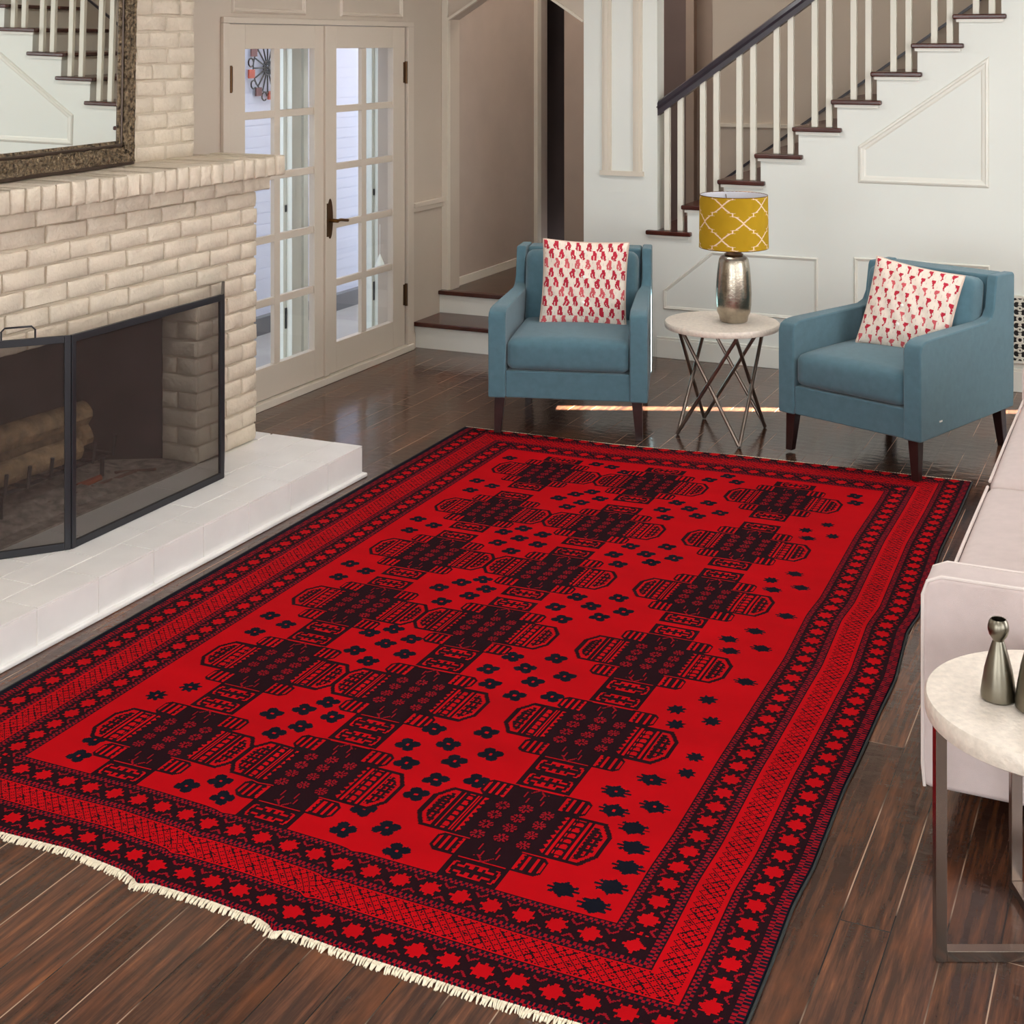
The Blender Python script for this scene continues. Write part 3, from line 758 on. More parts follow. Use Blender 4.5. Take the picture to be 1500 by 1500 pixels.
# ------------------------------------------------------------------ area rug
RX0, RX1, RY0, RY1 = -3.225, -.775, 2.645, 6.56
NXr, NYr = 640, 1000
def rug_vals():
    xs = RX0 + (np.arange(NXr)+.5)*(RX1-RX0)/NXr; ys = RY0 + (np.arange(NYr)+.5)*(RY1-RY0)/NYr
    X, Y = np.meshgrid(xs, ys)
    K = np.zeros(X.shape, int)
    def pt(mask, v): K[mask] = v
    FX0, FX1, FY0, FY1 = -2.865, -1.115, 2.975, 6.27
    # --- scattered flowers
    def flower(cx, cy, r=.028, v=2, hole=True, kind=4, ang=.5):
        dx, dy = X-cx, Y-cy; rr = np.hypot(dx,dy); th = np.arctan2(dy,dx)-ang
        if kind == 4: m = rr < r*(.62+.5*np.abs(np.cos(2*th))**.7)
        elif kind == 8: m = rr < r*(.72+.38*np.abs(np.cos(4*th))**2)
        else: m = (rr < r*.85) | ((np.abs(dy) < r*.12+0*dx) & (np.abs(dx) < r*1.35)) | ((np.abs(dy-dx*.5) < r*.18) & (rr < r*1.2)) | ((np.abs(dy+dx*.5) < r*.18) & (rr < r*1.2)) | (rr < r*(.8+.25*np.cos(6*th)))
        K[m] = v
        if hole: K[(np.abs(dx) < r*.14) & (np.abs(dy) < r*.14)] = 0
    cols = [-2.56,-2.075,-1.49]; rows = [3.235,3.755,4.285,4.835,5.395,5.98]
    c12 = [(-2.379,3.468),(-2.318,3.542),(-2.273,3.611),(-2.217,3.533),(-2.254,3.448),(-2.304,3.368)]
    c12b = [(-2.402,4.088),(-2.345,4.154),(-2.316,4.035),(-2.254,4.106),(-2.381,3.952),(-2.227,3.989),(-2.302,3.896)]
    c23 = [(-1.927,3.477),(-1.894,3.588),(-1.82,3.529),(-1.763,3.634),(-1.696,3.528),(-1.875,3.387),(-1.764,3.453),(-1.772,3.347),(-1.672,3.387)]
    clL = [(-2.792,4.056),(-2.70,4.015),(-2.762,3.922)]
    clR = [(-1.246,3.581),(-1.312,3.486),(-1.285,3.399),(-1.197,3.458),(-1.177,3.743),(-1.173,3.652),(-1.212,3.344)]
    for r in range(5):
        m_ = (rows[r]+rows[r+1])/2
        src, ref = (c12, 3.495) if r % 2 == 0 else (c12b, 4.02)
        for (a,b_) in src: flower(a+random.uniform(-.01,.01), b_-ref+m_+random.uniform(-.01,.01), .033)
        for (a,b_) in c23[: 9 if r in (0,1) else 7]: flower(a+random.uniform(-.01,.01), b_-3.495+m_, .033)
        for (a,b_) in (clL if r else [(-2.706,3.485+.03),(-2.766,3.396+.03)]): flower(a, b_-(4.0 if r else 3.495)+m_, .032, kind=4 if r else 8)
        if r:
            for (a,b_) in clR[:(5 if r < 3 else 4)]: flower(a, b_-3.52+m_, .027, kind=8 if random.random()<.5 else 6, hole=False)
    for (a,b_) in [(-1.246,3.581),(-1.312,3.486),(-1.285,3.399),(-1.197,3.458),(-1.212,3.344),(-1.18,3.264),(-1.163,3.181),(-1.172,3.094),(-1.184,3.012)]:
        flower(a, b_, .031, kind=6, hole=(b_>3.39 and b_<3.6))
    flower(-1.27,3.04,.03,kind=6,hole=False)
    for (a,b_) in [(-1.177,3.743),(-1.173,3.652)]: flower(a,b_,.024,kind=8,hole=False)
    for (a,b_) in [(-2.751,3.13),(-2.73,3.038),(-2.355,3.03),(-2.288,3.09),(-2.232,3.025),(-1.866,3.034),(-1.867,3.137),(-1.78,3.261),(-1.77,3.09),(-1.698,3.013),(-2.80,6.13),(-2.32,6.18),(-2.40,6.2),(-2.24,6.12),(-1.80,6.22),(-1.74,6.15),(-1.22,6.16),(-1.2,6.07),(-1.86,6.14)]:
        flower(a,b_,.032)
    # --- medallions
    for ci, cx in enumerate(cols):
        for ri, cy in enumerate(rows):
            x = X-cx; y = Y-cy; ax = np.abs(x); ay = np.abs(y); sx = np.sign(x)
            near = (ax < .3) & (ay < .3)
            wing = (ax > .1) & (ax < .248) & (ay < .098) & (ax+.62*ay < .277)
            win_ = (ax > .1) & (ax < .236) & (ay < .086) & (ax+.62*ay < .262)
            pt(wing, 1); pt(win_, 0)
            for a_, w_ in ((.122,.004),(.134,.002),(.168,.0045),(.183,.0045)): pt(win_ & (np.abs(ax-a_) < w_), 1)
            # hook row
            hook = win_ & (np.abs(ax-.151) < .013) & ((np.mod(y+.5,.026) < .012) | (np.abs(ax-.143) < .003)) & ~((np.mod(y+.5,.026) < .005) & (np.abs(ax-.155) < .006))
            pt(hook, 1)
            cap = (ax > .191) & (ax < .228) & (ay < .072) & (ax+.62*ay < .250)
            pt(cap, 1)
            pt(cap & (np.mod(y+.5,.028) < .016) & (np.mod(ax,.017) < .009) & ~((np.mod(y+.5,.028) < .011) & (np.mod(y+.5,.028) > .005) & (np.mod(ax,.017) < .0055)), 0)
            # body with saw edges
            tooth = .106 + .012*np.abs(np.mod(y*1+.5,.022)/.011-1)
            body = ((ax < tooth) & (ay < .098)) | ((ax < .066 + .010*np.abs(np.mod(y+.5,.022)/.011-1)) & (ay < .175))
            pt(body, 1)
            # lobes
            lobe = (ax > .064) & (ax < .162) & (ay > .100) & (ay < .178) & (ax + (ay-.139 if True else 0)*0 < .15) & (ax+np.abs(ay-.139)*1.0 < .174)
            lin = (ax > .088) & (ax < .152) & (ay > .109) & (ay < .169) & (ax+np.abs(ay-.139)*1.0 < .162)
            pt(lobe, 1)
            pt(lin & ((np.abs(ax-.100) < .0042) | (np.abs(ax-.121) < .0042) | (np.abs(ax-.140) < .0035)), 0)
            pt((ax > .076) & (ax < .082+.006*np.abs(np.mod(y+.5,.018)/.009-1)) & (ay > .106) & (ay < .17), 0)
            # flowers in the body
            for fx in (-.062,0,.062):
                for fy in (-.072,-.024,.024,.072):
                    dx = x-fx; dy = y-fy-(.008 if fx == 0 else 0); rr = np.hypot(dx,dy); th = np.arctan2(dy,dx)
                    pt((rr < .0185) & (rr > .004) & (np.cos(8*th) > -.25), 3)
            # squiggles
            for s in (-1,1):
                pt((np.abs(x-s*.022-.006*np.sign(np.sin(y*120))) < .002) & (ay > .105) & (ay < .160), 3)
            pt((np.abs(np.abs(x)+ (ay-.178)*.8) < .003) & (ay > .152) & (ay < .178), 3)
            # connectors
            for sgn in (-1,1):
                yy = y*sgn
                conn = (ax < .077) & (yy > .180) & (yy < .264)
                if (ri == 5 and sgn == 1): conn = (ax < .088) & (yy > .182) & (yy < .25)
                cin = (ax < .064) & (yy > .193) & (yy < .249) & (ax+np.abs(yy-.221)*.5 < .072)
                pt(conn, 1); pt(cin, 0)
                c = yy-.222
                pt(cin & (((np.abs(c) < .007) & (ax < .060)) | ((np.abs(ax-.022) < .005) & (np.abs(c) < .018)) | ((ax < .006) & (np.abs(c) < .022)) | ((np.abs(c) > .014) & (ax > .030) & (ax < .048)) | ((np.abs(ax-.052) < .004) & (np.abs(c) < .022))), 1)
    # --- borders
    tl, tr, tn, tf = FX0-X, X-FX1, FY0-Y, Y-FY1
    t = np.maximum(np.maximum(tl,tr), np.maximum(tn,tf))
    S = np.where((t == tl)|(t == tr), Y-FY0, X-FX0)   # coordinate along the border
    side = (t == tl)|(t == tr)
    pitch = np.where(side, .0732, .0795)
    inb = t > 0
    K[inb] = 1
    def dots(a, b_, per=.0135):
        m = (t > a) & (t < b_)
        ph = np.mod(S, per)/per; row = ((t-a) > (b_-a)/2).astype(float)*.5
        p2 = np.mod(S/per+row, 1)
        K[m] = np.where(p2[m] < .5, 3, 2)
    def stars(a, b_):
        c = (a+b_)/2; m = (t > a) & (t < b_)
        u = (np.mod(S, pitch)-pitch/2); v = (t-c)*1.0
        hw = (b_-a)/2
        au, av = np.abs(u), np.abs(v)
        star = ((au < .0175) & (av < .0125)) | ((au < .0115) & (av < .0185)) | ((au+av < .0245)) | ((au < .0040) & (av < .0260)) | ((av < .0040) & (au < .0275)) | ((np.abs(au-av) < .0040) & (au < .0185))
        cor = (np.maximum(tl,tr) > a) & (np.maximum(tn,tf) > a)
        K[m & star & ~cor] = 0
        cu = np.abs(np.maximum(tl,tr)-c); cv = np.abs(np.maximum(tn,tf)-c)
        K[cor & ((cu+cv < .0245) | ((cu < .0165) & (cv < .0115)) | ((cu < .0115) & (cv < .0165)) | ((cu < .004) & (cv < .026)) | ((cv < .004) & (cu < .026)))] = 0
        # small chevrons between
        uu = np.mod(S+pitch/2, pitch)-pitch/2
        for sgn in (-1,1):
            vv = v*sgn - .019
            ch_ = (np.abs(vv-np.abs(uu)*.8) < .0034) & (np.abs(uu) < .0155) & (vv > -.003)
            K[m & ch_ & ~cor] = 3
    def lattice(a, b_, mg):
        m = (t > a) & (t < b_); K[m] = 0
        q = .0245
        A = np.mod(S+ (t)*1.0, q); B = np.mod(S-(t)*1.0, q)
        ln = ((A < .0043) | (B < .0043)) & (t > a+mg) & (t < b_-mg)
        K[m & ln] = 1
        # dot in every other diamond
        A2 = np.mod(S+t, 2*q); B2 = np.mod(S-t, 2*q)
        dd = (np.abs(A2-.0145) < .0042) & (np.abs(B2-.0145) < .0042) & (t > a+mg) & (t < b_-mg)
        K[m & dd] = 1
    W = .34
    K[(t > 0) & (t < .003)] = 1
    dots(.004,.019); stars(.019,.100); dots(.100,.119); 
    mg = np.where(tr == t, .012, .004)
    m = (t > .121) & (t < .207)
    lattice(.123,.205,mg)
    dots(.208,.226); stars(.226,.306)
    dots(.309,.336 if True else .33, .0125)
    K[t > .338] = 2
    return K
K = rug_vals()
K = np.clip(K,0,3)
u = np.linspace(0,1,NXr+1); v = np.linspace(0,1,NYr+1); U, Vv = np.meshgrid(u, v)
Xn = RX0+(RX1-RX0)*U; Yn = RY0+(RY1-RY0)*Vv
yr = np.array([2.64,2.782,2.989,3.197,3.362,3.767,3.865,4.254,4.452,4.826,4.988,5.654,6.088,6.587]); xr = np.array([-.768,-.768,-.771,-.778,-.770,-.778,-.775,-.773,-.769,-.796,-.782,-.808,-.803,-.806])
dr_ = np.interp(Yn[:,0], yr, xr)-RX1
dl_ = np.interp(Yn[:,0], [2.645,3.3,6.5],[-3.175,-3.186,-3.245])-RX0
xn = np.array([-3.225,-2.9,-2.622,-2.44,-2.25,-2.20,-2.194,-2.156,-1.992,-1.852,-1.81,-1.80,-1.769,-1.615,-1.287,-1.093,-.775]); yn = np.array([2.66,2.67,2.679,2.69,2.672,2.655,2.643,2.66,2.661,2.653,2.64,2.625,2.643,2.635,2.630,2.634,2.64])
dn_ = np.interp(Xn[0], xn, yn)-RY0
df_ = np.interp(Xn[0], [-3.245,-2.44,-1.803,-1.3,-.81],[6.485,6.50,6.575,6.59,6.612])-RY1
def sm(a, k=5):
    p = np.pad(a,k,mode='edge'); return np.convolve(p, np.ones(2*k+1)/(2*k+1), 'valid')
dr_, dn_ = sm(dr_,8), sm(dn_,2)
Xv = Xn + dl_[:,None]*(1-U)**2 + dr_[:,None]*U**4
Yv = Yn + dn_[None,:]*(1-Vv)**8 + df_[None,:]*Vv**2
Z = .0085 + .0018*np.sin(Xn*9+Yn*3)*np.sin(Yn*5)*.5
Z += .006*np.exp(-((Xn+2.20)/.035)**2-((Yn-2.645)/.25)**2) + .006*np.exp(-((Xn+1.81)/.03)**2-((Yn-2.645)/.22)**2)
Z[0,:] = .001; Z[-1,:] = .001; Z[:,0] = .001; Z[:,-1] = .001
rug = empty('area_rug', (-2.0,4.6,0), label='large red and black hand-knotted tribal rug lying on the dark wooden floor', cat='rug')
V = np.stack([Xv+2.0, Yv-4.6, Z], -1)
pile = grid_obj('pile', V, K, [(174,0,11),(30,7,14),(12,14,25),(134,6,22)], dye_mat('wool_pile', .95, .10, (900,.5,.0015), 0, 2.5), rug)
# selvedges
for col_ in (0, -1):
    c = MB(); pp = [(V[i,col_,0]+(-.003 if col_ == 0 else .003), V[i,col_,1], .004) for i in range(0,NYr+1,8)]
    c.path(pp, .0035, 6); c.build('selvedge', M['cord'], rug, smooth=True)
# fringes
def fringe(row, sgn, ln, step=2):
    c = MB()
    for i in range(0, NXr, step):
        for _ in range(2):
            j = min(NXr, i+_)
            p = Vector((V[row,j,0]+random.uniform(-.002,.002), V[row,j,1]-sgn*.002, .005))
            L_ = ln*random.uniform(.75,1.15); d = Vector((random.uniform(-.3,.3)*L_, sgn*L_, 0))
            q = p+d*.5+Vector((0,0,.001)); e = p+d; e.z = .0015
            c.tube(p,q,.0024,.0022,n=4,caps=False); c.tube(q,e,.0022,.0016,n=4,caps=False)
    o = c.build('fringe', M['fringe'], rug); o['kind'] = 'stuff'; return o
fringe(0, -1, .022); fringe(-1, 1, .014)

# ------------------------------------------------------------------ armchairs
def armchair(name, W, D, loc, rz, label, lifts=(0,0,0,0), pill=True):
    """local: x across, front at y=0, back at y=D"""
    r = empty(name, loc, rz, label=label, cat='armchair', group='teal armchairs by the stair wall')
    T = .088; zb = .19; za = .63; zt = .84; tb = .02
    prof = [(0,zb),(-.002,za-.05),(.012,za-.018),(.045,za-.003),(.10,za+.002),(D*.68,za+.004),(D*.735,za+.02),(D*.765,za+.06),(D*.79,zt-.02),(D*.80,zt),(D*.985,zt),(D,zt-.012),(D*.99,zb)]
    for s in (-1,1):
        mb = MB()
        # arm tapers inwards to the back
        def XX(side, y):
            xo = W/2 - .035*max(0,y)/D
            tt = T if y < D*.6 else max(.052, T-(y-D*.6)*.25)
            return s*(xo if side else xo-tt)
        a = [(XX(0,p[0]),p[0],p[1]) for p in prof]; b_ = [(XX(1,p[0]),p[0],p[1]) for p in prof]
        mb.hexa(a,b_); mb.build('arm', M['teal'], r, bevel=.016, seg=3)
    iw = W-2*T
    # backrest between the arms
    mb = MB(); mb.prism([(D*.80,zb),(D*.82,zt-.004),(D*.985,zt-.004),(D*.98,zb)], 'x', -iw/2-.0, iw/2+.0); mb.build('backrest', M['teal'], r, bevel=.014, seg=3)
    mb = MB(); mb.box(-iw/2-.002, iw/2+.002, .012, D*.82, zb, .325); mb.build('seat_base', M['teal'], r, bevel=.008)
    soft_box('seat_cushion', iw-.006, D*.74, .15, .035, .03, M['teal'], r, (0,.006+D*.37,.402), cuts=16, belly=.01)
    soft_box('back_cushion', iw-.012, .17, .41, .05, .02, M['teal'], r, (0,D*.80-.075,.628), (math.radians(-8),0,0), cuts=14, crown_axis=1, both=True)
    k = 0
    for sy in (0,1):
        for sx in (-1,1):
            y0 = .05 if sy == 0 else D-.07; x0 = sx*(W/2-.055 - .03*sy); l = MB(); a, c = .026, .017
            ox = sx*.012; oy = -.01 if sy == 0 else .02; z0 = lifts[k]; k += 1
            l.hexa([(x0+ox+p*c, y0+oy+q*c, z0) for p,q in ((-1,-1),(1,-1),(1,1),(-1,1))], [(x0+p*a, y0+q*a, zb+.01) for p,q in ((-1,-1),(1,-1),(1,1),(-1,1))])
            l.build('leg', M['darkwood'], r, bevel=.003)
    return r
c1 = armchair('armchair', .79, .92, (-2.70,6.51,0), math.radians(15.5), 'teal armchair between the arch steps and the lamp table', lifts=(.0105,.0,0,0))
c2 = armchair('armchair', .76, .92, (-1.354,6.60,0), math.radians(-21.8), 'teal armchair right of the lamp table', lifts=(.0105,.0105,0,0))
MB().box(.381,.3835,.155,.178,.255,.262).build('side_tab', M['button'], c2)

def pillow(name, S, T, kind, label, nx=110):
    r = empty(name, label=label, cat='throw pillow')
    u = np.linspace(-1,1,nx+1); Ux, Uz = np.meshgrid(u,u)
    rs = np.random.default_rng(3 if kind == 'a' else 5)
    def vals(back=False):
        uc = (u[:-1]+u[1:])/2; A, B = np.meshgrid(uc,uc)
        K = np.zeros(A.shape,int)
        nc = 8 if kind == 'a' else 8; nr = 9
        wob = .12*np.sin(B*23+A*9)+.10*np.sin(B*41+A*3)
        for j in range(nr):
            for i in range(nc+1):
                cx = -1+(i+.5+(.5 if j%2 else 0))*2/nc - .05; cz = -1+(j+.5)*2/nr
                dx = (A-cx)*nc/2; dz = (B-cz)*nr/2
                dx = dx+wob*.35
                if kind == 'a':   # split leaf brush marks
                    jit = rs.uniform(-.08,.08); m = (np.abs(dx+jit) < .24-.20*np.clip(dz+.1,0,1)) & ~((np.abs(dx+jit)<.05)&(dz<-.05)) & (dz > -.46+.1*np.sin(dx*20)) & (dz < .5)
                    m |= (np.abs(dx+jit-.1)<.09)&(dz>-.55)&(dz<.1)
                else:             # tulip with stem
                    m = (np.abs(dx) < .19*np.clip((dz+.22)/.35,0,1)) & (dz > -.22) & (dz < .36)
                    m |= (np.abs(dx-.03) < .06) & (dz > -.56) & (dz < 0)
                K[m] = 1 + ((i*3+j) % 3 == 0)
        stream = (np.abs(np.sin(A*nc*PI*.5*2+B*3)) < .10) & (K == 0); K[stream] = 3
        ed = (np.abs(A) > .985)|(np.abs(B) > .985); K[ed] = 4
        return K
    prof = (np.clip(1-Ux**2,0,1)*np.clip(1-Uz**2,0,1))**.38
    sx = S/2*Ux*(1-.05*(1-Uz**2)); sz = S/2*Uz*(1-.05*(1-Ux**2))
    wr = .0025*np.sin(Ux*14+Uz*9)*prof
    pal = [(232,218,204),(184,44,62),(206,92,98),(214,196,184),(226,206,190)]
    mt = bpy.data.materials.get('ikat_cotton') or dye_mat('ikat_cotton', .9, .06, (500,.4,.0015), .1, 20)
    F = np.stack([sx, -T/2*prof-wr, sz], -1); B_ = np.stack([sx, T/2*prof, sz], -1)[:, ::-1]
    grid_obj('pillow_front', F, vals(), pal, mt, r); grid_obj('pillow_back', B_, vals(), pal, mt, r)
    # piping
    e = [(F[0,i]) for i in range(0,nx+1,5)]+[(F[j,-1]) for j in range(5,nx+1,5)]+[(F[-1,i]) for i in range(nx-5,-1,-5)]+[(F[j,0]) for j in range(nx-5,-1,-5)]
    MB().path([tuple(p) for p in e], .0035, 6).build('piping', bpy.data.materials.get('pillow_piping') or mat('pillow_piping',(222,196,180),.9), r, smooth=True)
    for bz in ((.16,.03,-.10) if kind == 'a' else (.0,-.09)):
        bz_ = bz; bx = 0 if kind == 'a' else -.02
        d = MB().lathe([(0,0),(.008,0),(.0085,.003),(.004,.005),(0,.005)], n=14).build('button', M['button'], r, smooth=True)
        q = T/2*((1-(2*bx/S)**2)*(1-(2*bz_/S)**2))**.38
        d.rotation_euler = (PI/2,0,0); d.location = (bx,-q+.001,bz_)
    return r
p1 = pillow('throw_pillow', .45, .15, 'a', 'cream pillow with red brush marks and three buttons on the left armchair')
p1.location = (-2.785,6.95,.690); p1.rotation_euler = (math.radians(-14),math.radians(2),math.radians(20))
p2 = pillow('throw_pillow', .43, .15, 'b', 'cream pillow with red tulip shapes leaning in the right armchair')
p2.location = (-1.14,7.03,.672); p2.rotation_euler = (math.radians(-20),math.radians(8),math.radians(-8))

# ------------------------------------------------------------------ lamp table
tc_ = Vector((-2.045,6.95,0))
lt = empty('side_table', tuple(tc_), label='round pale stone table on crossed bronze rods between the armchairs', cat='side table')
MB().lathe([(0,.522),(.27,.522),(.283,.526),(.286,.534),(.286,.549),(.281,.555),(0,.556)], n=64).build('tabletop', M['travertine'], lt, smooth=True)
feet = [Vector((-2.233,6.812,.003))-tc_, Vector((-1.89,6.707,.003))-tc_, Vector((-1.868,7.119,.003))-tc_, Vector((-2.202,7.168,.003))-tc_]
tops = [Vector((f.x*.93, f.y*.93, .522)) for f in feet]
for i in range(4):
    for j in ((i+1)%4, (i-1)%4):
        off = (tops[j]-feet[i]).cross(Vector((0,0,1))).normalized()*.008*(1 if j == (i+1)%4 else 1)
        MB().tube(feet[i]+off*.4+Vector((0,0,.004)), tops[j]+off, .0092, n=10).build('rod_leg', M['rod'], lt, smooth=True)
# lamp
la = empty('table_lamp', (tc_.x+.056,tc_.y+.017,.556), label='silver ceramic lamp with mustard trellis drum shade on the round table', cat='lamp')
body = [(0,0),(.062,0),(.068,.004),(.070,.012),(.073,.03),(.083,.05),(.0875,.09),(.0885,.14),(.0865,.19),(.082,.25),(.077,.29),(.073,.312),(.066,.324),(.05,.330),(0,.331)]
MB().lathe(body, n=48).build('lamp_base', M['lampmetal'], la, smooth=True)
MB().lathe([(0,.329),(.045,.331),(.048,.338),(.034,.346),(.014,.350),(.012,.46),(0,.46)], n=24).build('lamp_neck', M['bronze'], la, smooth=True)
ns, nh = 420, 150; R0, R1, Zs0, Zs1 = .1725, .169, .372, .632
ths = np.linspace(0,2*PI,ns+1); zz = np.linspace(0,1,nh+1); TH, ZZ = np.meshgrid(ths, zz)
RR = R0+(R1-R0)*ZZ
Vs = np.stack([RR*np.cos(TH), RR*np.sin(TH), Zs0+(Zs1-Zs0)*ZZ], -1)
thc = (ths[:-1]+ths[1:])/2; zc = (zz[:-1]+zz[1:])/2; A, B = np.meshgrid(thc*.171, zc*(Zs1-Zs0))
def trellis(A, B):
    # repeating quatrefoil ogee: distance to a stepped curve
    pw = 2*PI*.171/5; ph = .165
    Kk = np.zeros(A.shape,int)
    for ox, oy in ((0,0),(.5,.5)):
        x = (np.mod(A/pw+ox+.12, 1)-.5); y = (np.mod(B/ph+oy+.12, 1)-.5)
        ax, ay = np.abs(x), np.abs(y)
    x = np.mod(A/pw+.801,1); y = np.mod(B/ph+.667,1)
    # ogee boundary: x as function of y, both mirror halves, with a step
    def edge(y):
        t = np.abs(np.mod(y,1)-.5)*2      # 0..1
        s = .5*(1-np.cos(t*PI))*.5         # 0..0.5
        st = np.where((t>.40)&(t<.60), .25, np.where(t<=.40, .0+.19*(t/.40)**1.15, .31+.19*(1-(1-(t-.60)/.40)**1.15)))
        return st
    e = edge(y)
    d = np.full(A.shape, 9.)
    for s in (e, 1-e):
        d = np.minimum(d, np.minimum(np.abs(x-s), np.minimum(np.abs(x-s-1), np.abs(x-s+1))))
    # gradient aware thickness
    gy = np.abs(edge(y+.012)-edge(y-.012))/.024
    th_ = .016*np.sqrt(1+(gy*pw/ph)**2)
    jump = gy > 2
    Kk[(d < np.minimum(th_, .075))] = 1
    return Kk
sh = grid_obj('lamp_shade', Vs, trellis(A,B), [(178,142,34),(236,206,176)], dye_mat('mustard_linen', .9, .05, (500,.3,.001), 0, 12), la)
MB().lathe([(R0-.003,Zs0),(R1-.003,Zs1)], n=64).build('shade_lining', M['shadein'], sh, smooth=True, recalc=False)
def hoop(r, z, name, parent, m, rr=.003):
    c = MB(); c.path([(r*math.cos(a), r*math.sin(a), z) for a in np.linspace(0,2*PI,49)], rr, 6); return c.build(name, m, parent, smooth=True)
hoop(R1-.001, Zs1, 'top_hoop', sh, M['brass'], .0022); hoop(R0-.001, Zs0, 'bottom_hoop', sh, M['brass'], .0022)
sp = MB()
for k in range(3): a = 2*PI*k/3; sp.tube((.012*math.cos(a),.012*math.sin(a),.458),(.168*math.cos(a),.168*math.sin(a),.62),.002,n=6)
sp.build('shade_spider', M['brass'], la)
MB().lathe([(0,.46),(.013,.46),(.014,.48),(.03,.52),(.032,.55),(.02,.575),(0,.58)], n=20).build('light_bulb', M['shadein'], la, smooth=True)

# ------------------------------------------------------------------ wall grille
gx = empty('wall_grille', (-.62,YF,.35), label='white scrollwork vent grille over black on the stair wall', cat='vent grille')
MB().box(-.20,.20,-.010,0,-.175,.175).build('dark_backing', M['grille_dark'], gx)
g = MB(); g.box(-.212,.212,-.022,0,.175,.187); g.box(-.212,.212,-.022,0,-.187,-.175); g.box(.2,.212,-.022,0,-.175,.175); g.box(-.212,-.2,-.022,0,-.175,.175)
g.build('grille_rim', M['grille'], gx)
g = MB()
def arc(cx, cz, r, a0, a1, rr=.0055, n=12):
    g.path([(cx+r*math.cos(a0+(a1-a0)*t/n), -.015, cz+r*math.sin(a0+(a1-a0)*t/n)) for t in range(n+1)], rr, 6)
cw = .1167
for i in range(4):
    for j in range(3):
        cx = -.2+.1*i+.05; cz = -.175+cw*j+cw/2
        for k in range(4):
            a = PI/2*k+PI/4; arc(cx+.024*math.cos(a), cz+.028*math.sin(a), .0215, a-2.4, a+2.4)
        arc(cx,cz,.010,0,2*PI)
        for k in range(4):
            a = PI/2*k; arc(cx+.05*math.cos(a), cz+.058*math.sin(a), .015, a+PI-1.9, a+PI+1.9)
g.build('scrollwork', M['grille'], gx, smooth=True)

# ------------------------------------------------------------------ sofa
so = empty('sofa', (-.565,3.65,0), math.radians(0), label='lilac beige linen sofa with piped cushions right of the rug', cat='sofa')
# local: x to the right (depth), y along the length
SD, SL = .95, 2.76
def arm(y0, y1):
    zt = .635
    mb = MB(); pf = [(0.005,.106),(0,.16),(0,zt-.05),(.012,zt-.015),(.045,zt),(SD,zt),(SD,.106)]
    mb.prism(pf,'y',y0,y1); o = mb.build('arm', M['sofa'], so, bevel=.016, seg=3)
    for yy in (y0+.003, y1-.003):
        MB().path([(pf[k][0]+(.003 if pf[k][0]<.3 else -.003),yy,pf[k][1]-(.003 if pf[k][1]>.3 else -.003)) for k in range(len(pf))], .0045, 6).build('piping', M['sofapipe'], o, smooth=True)
    return o
arm(0,.115); arm(SL-.115,SL)
sb_ = MB().box(.03,SD-.1,.115,SL-.115,.115,.30).build('seat_base', M['sofa'], so, bevel=.01)
cl = (SL-.23)/2
for k in range(2):
    cy = .115+cl*(k+.5)
    o = soft_box('seat_cushion', .70, cl-.006, .17, .03, .022, M['sofa'], so, (.355,cy,.387), cuts=14)
    for zz_ in (.083,-.06):
        MB().path([(-.348,-cl/2+.03,zz_),(-.35,0,zz_),(-.348,cl/2-.03,zz_)], .005, 6).build('piping', M['sofapipe'], o, smooth=True)
    soft_box('back_cushion', .2, cl-.01, .42, .05, .03, M['sofa'], so, (.68,cy,.66), (0,math.radians(8),0), cuts=12, crown_axis=0, both=True)
MB().prism([(.75,.115),(.78,.84),(SD,.84),(SD,.115)],'y',.115,SL-.115).build('backrest', M['sofa'], so, bevel=.02, seg=3)
for (lx,ly) in ((.34,.16),(.34,SL-.16),(SD-.06,.06),(SD-.06,SL-.06)):
    MB().hexa([(lx-.018,ly-.018,0),(lx+.018,ly-.018,0),(lx+.018,ly+.018,0),(lx-.018,ly+.018,0)],[(lx-.025,ly-.025,.12),(lx+.025,ly-.025,.12),(lx+.025,ly+.025,.12),(lx-.025,ly+.025,.12)]).build('leg', M['darkwood'], so, bevel=.003)

# ------------------------------------------------------------------ near side table
CA = math.radians(24.725)
nt_ = empty('side_table', (-.222,3.256,0), CA, label='round travertine table on flat metal legs beside the sofa arm', cat='side table')
MB().lathe([(0,.498),(.262,.498),(.27,.503),(.272,.512),(.272,.537),(.268,.544),(0,.546)], n=72).build('tabletop', M['travertine'], nt_, smooth=True)
fr = MB(); 
for a, nm in ((0,'x'),(PI/2,'y')):
    f = MB(); zo = .0 if nm == 'x' else .0
    w_, t_ = .026, .014
    def bx(u0,u1,z0,z1):
        if nm == 'x': f.box(u0,u1,-w_/2,w_/2,z0,z1)
        else: f.box(-w_/2,w_/2,u0,u1,z0,z1)
    if nm == 'x':
        bx(-.262,-.262+t_+.010,.0,.498); bx(.262-t_-.010,.262,0,.498); bx(-.238,.238,.0,.024)
    else:
        bx(-.262,-.262+t_+.006,.0,.498); bx(.262-t_-.006,.262,0,.498); bx(-.242,-.0135,.0,.024); bx(.0135,.242,.0,.024)
    f.build('leg_frame', M['steel'], nt_, bevel=.0015)
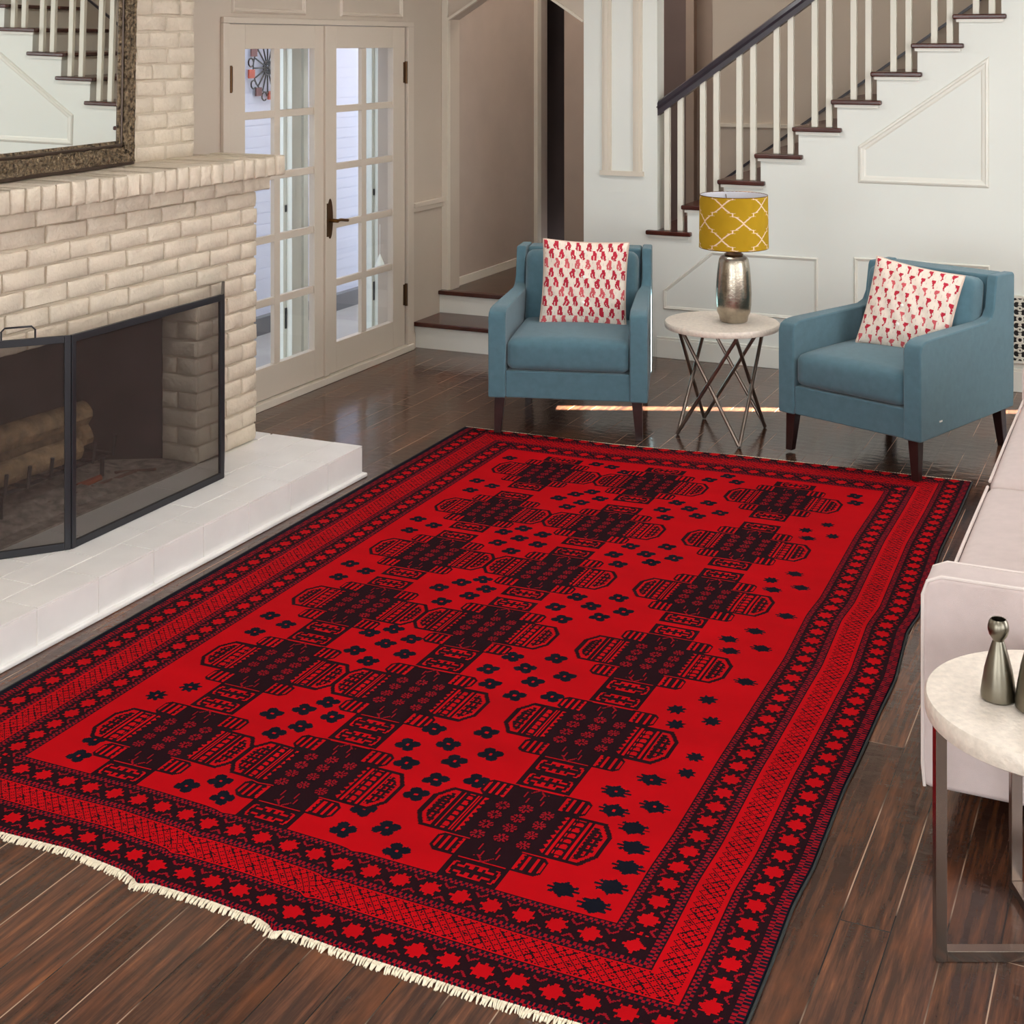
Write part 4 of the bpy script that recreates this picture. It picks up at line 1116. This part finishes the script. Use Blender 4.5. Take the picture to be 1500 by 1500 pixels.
def vase(s, loc, label):
    r = empty('bottle_vase', loc, label=label, cat='vase')
    pf = [(0,0),(.034,0),(.0375,.003),(.0378,.012),(.035,.035),(.0295,.07),(.021,.105),(.0145,.128),(.012,.136),(.0135,.140),(.0195,.149),(.0225,.161),(.0225,.169),(.0200,.180),(.0160,.186),(.0150,.185),(.0165,.178),(.015,.152),(0,.148)]
    MB().lathe([(a*s,b_*s*.93) for a,b_ in pf], n=40).build('vase_body', M['pewter'], r, smooth=True)
    MB().lathe([(0,.142*s),(.0145*s,.142*s),(.015*s,.144*s),(0,.144*s)], n=20).build('mouth_shade', M['grille_dark'], r)  # dark disc stands in for the shade inside the bottle mouth
    return r
vase(.98, (-.338,3.224,.546), 'small pewter bottle vase with a round head on the travertine table')
vase(1.35, (-.252,3.205,.546), 'larger pewter bottle vase cut by the right edge of the photo')

# ------------------------------------------------------------------ camera, light
cam = bpy.data.cameras.new('camera'); co = bpy.data.objects.new('camera', cam); COL.objects.link(co)
co.location = (0,0,1.95); co.rotation_euler = (PI/2,0,CA)
cam.sensor_width = 36; cam.lens = 36*2100/1500; cam.shift_y = -688/1500; cam.clip_start = .05
bpy.context.scene.camera = co

def area(name, loc, rot, sx, sy, e, col=(1,1,1), spread=PI):
    l = bpy.data.lights.new(name,'AREA'); l.shape='RECTANGLE'; l.size=sx; l.size_y=sy; l.energy=e; l.color=col; l.spread=spread
    o = bpy.data.objects.new(name,l); COL.objects.link(o); o.location=loc; o.rotation_euler=rot; return o
# added fill lights just inside the unseen right and rear windows
area('window_fill', (XR-.05, 1.4, 1.5), (0,PI/2,0), 1.6, 2.4, 62, (1,.985,.96))
area('window_fill', (XR-.05, 4.8, 1.5), (0,PI/2,0), 1.6, 2.4, 72, (1,.985,.96))
area('window_fill', (-2.3, YN+.05, 1.5), (PI/2,0,0), 2.6, 1.7, 76, (1,.98,.96))
area('window_fill', (1.0, YN+.05, 1.5), (PI/2,0,0), 2.0, 1.7, 58, (1,.98,.96))
#area('door_daylight', (XL-.12, 7.0, 1.1), (0,-PI/2,0), 1.8, 1.8, 18, (.93,.96,1))
# added fill lights under the ceiling, no lamps known there
for x in (-2.6,-.2):
    for y in (1.5,4.5,7.0):
        area('ceiling_fill', (x,y,ZC-.02), (0,0,0), .5, .5, 16, (1,.98,.96))
area('stair_fill', (-1.6,9.05,4.4), (0,0,0), 1.2, .6, 20, (1,.95,.9))  # added fill light, brightens the stairwell from above
area('hall_fill', (-3.7,9.4,3.6), (0,0,0), .4, .4, 16, (1,.92,.85))  # added fill light to lift the hall behind the arch
sl = bpy.data.lights.new('sun','SUN'); sl.energy = 300; sl.angle = math.radians(.5); sl.color = (1,.95,.86)
sun = bpy.data.objects.new('sun', sl); COL.objects.link(sun)
el = math.radians(21); d = Vector((-.923*math.cos(el), -.384*math.cos(el), -math.sin(el)))
sun.rotation_euler = d.to_track_quat('-Z','Y').to_euler(); sun.location = (3,9,3)

wd = bpy.data.worlds.new('sky'); bpy.context.scene.world = wd; wd.use_nodes = True
bg = wd.node_tree.nodes['Background']; bg.inputs['Color'].default_value = (.80,.89,1,1); bg.inputs['Strength'].default_value = 3.3
sc = bpy.context.scene
sc.view_settings.view_transform = 'Standard'; sc.view_settings.look = 'None'; sc.view_settings.gamma = 1; sc.view_settings.exposure = 0; sc.view_settings.use_curve_mapping = False
sc.cycles.use_denoising = True; sc.cycles.max_bounces = 8; sc.cycles.diffuse_bounces = 5; sc.cycles.transparent_max_bounces = 12
sc.cycles.caustics_reflective = False; sc.cycles.caustics_refractive = False; sc.cycles.sample_clamp_indirect = 6
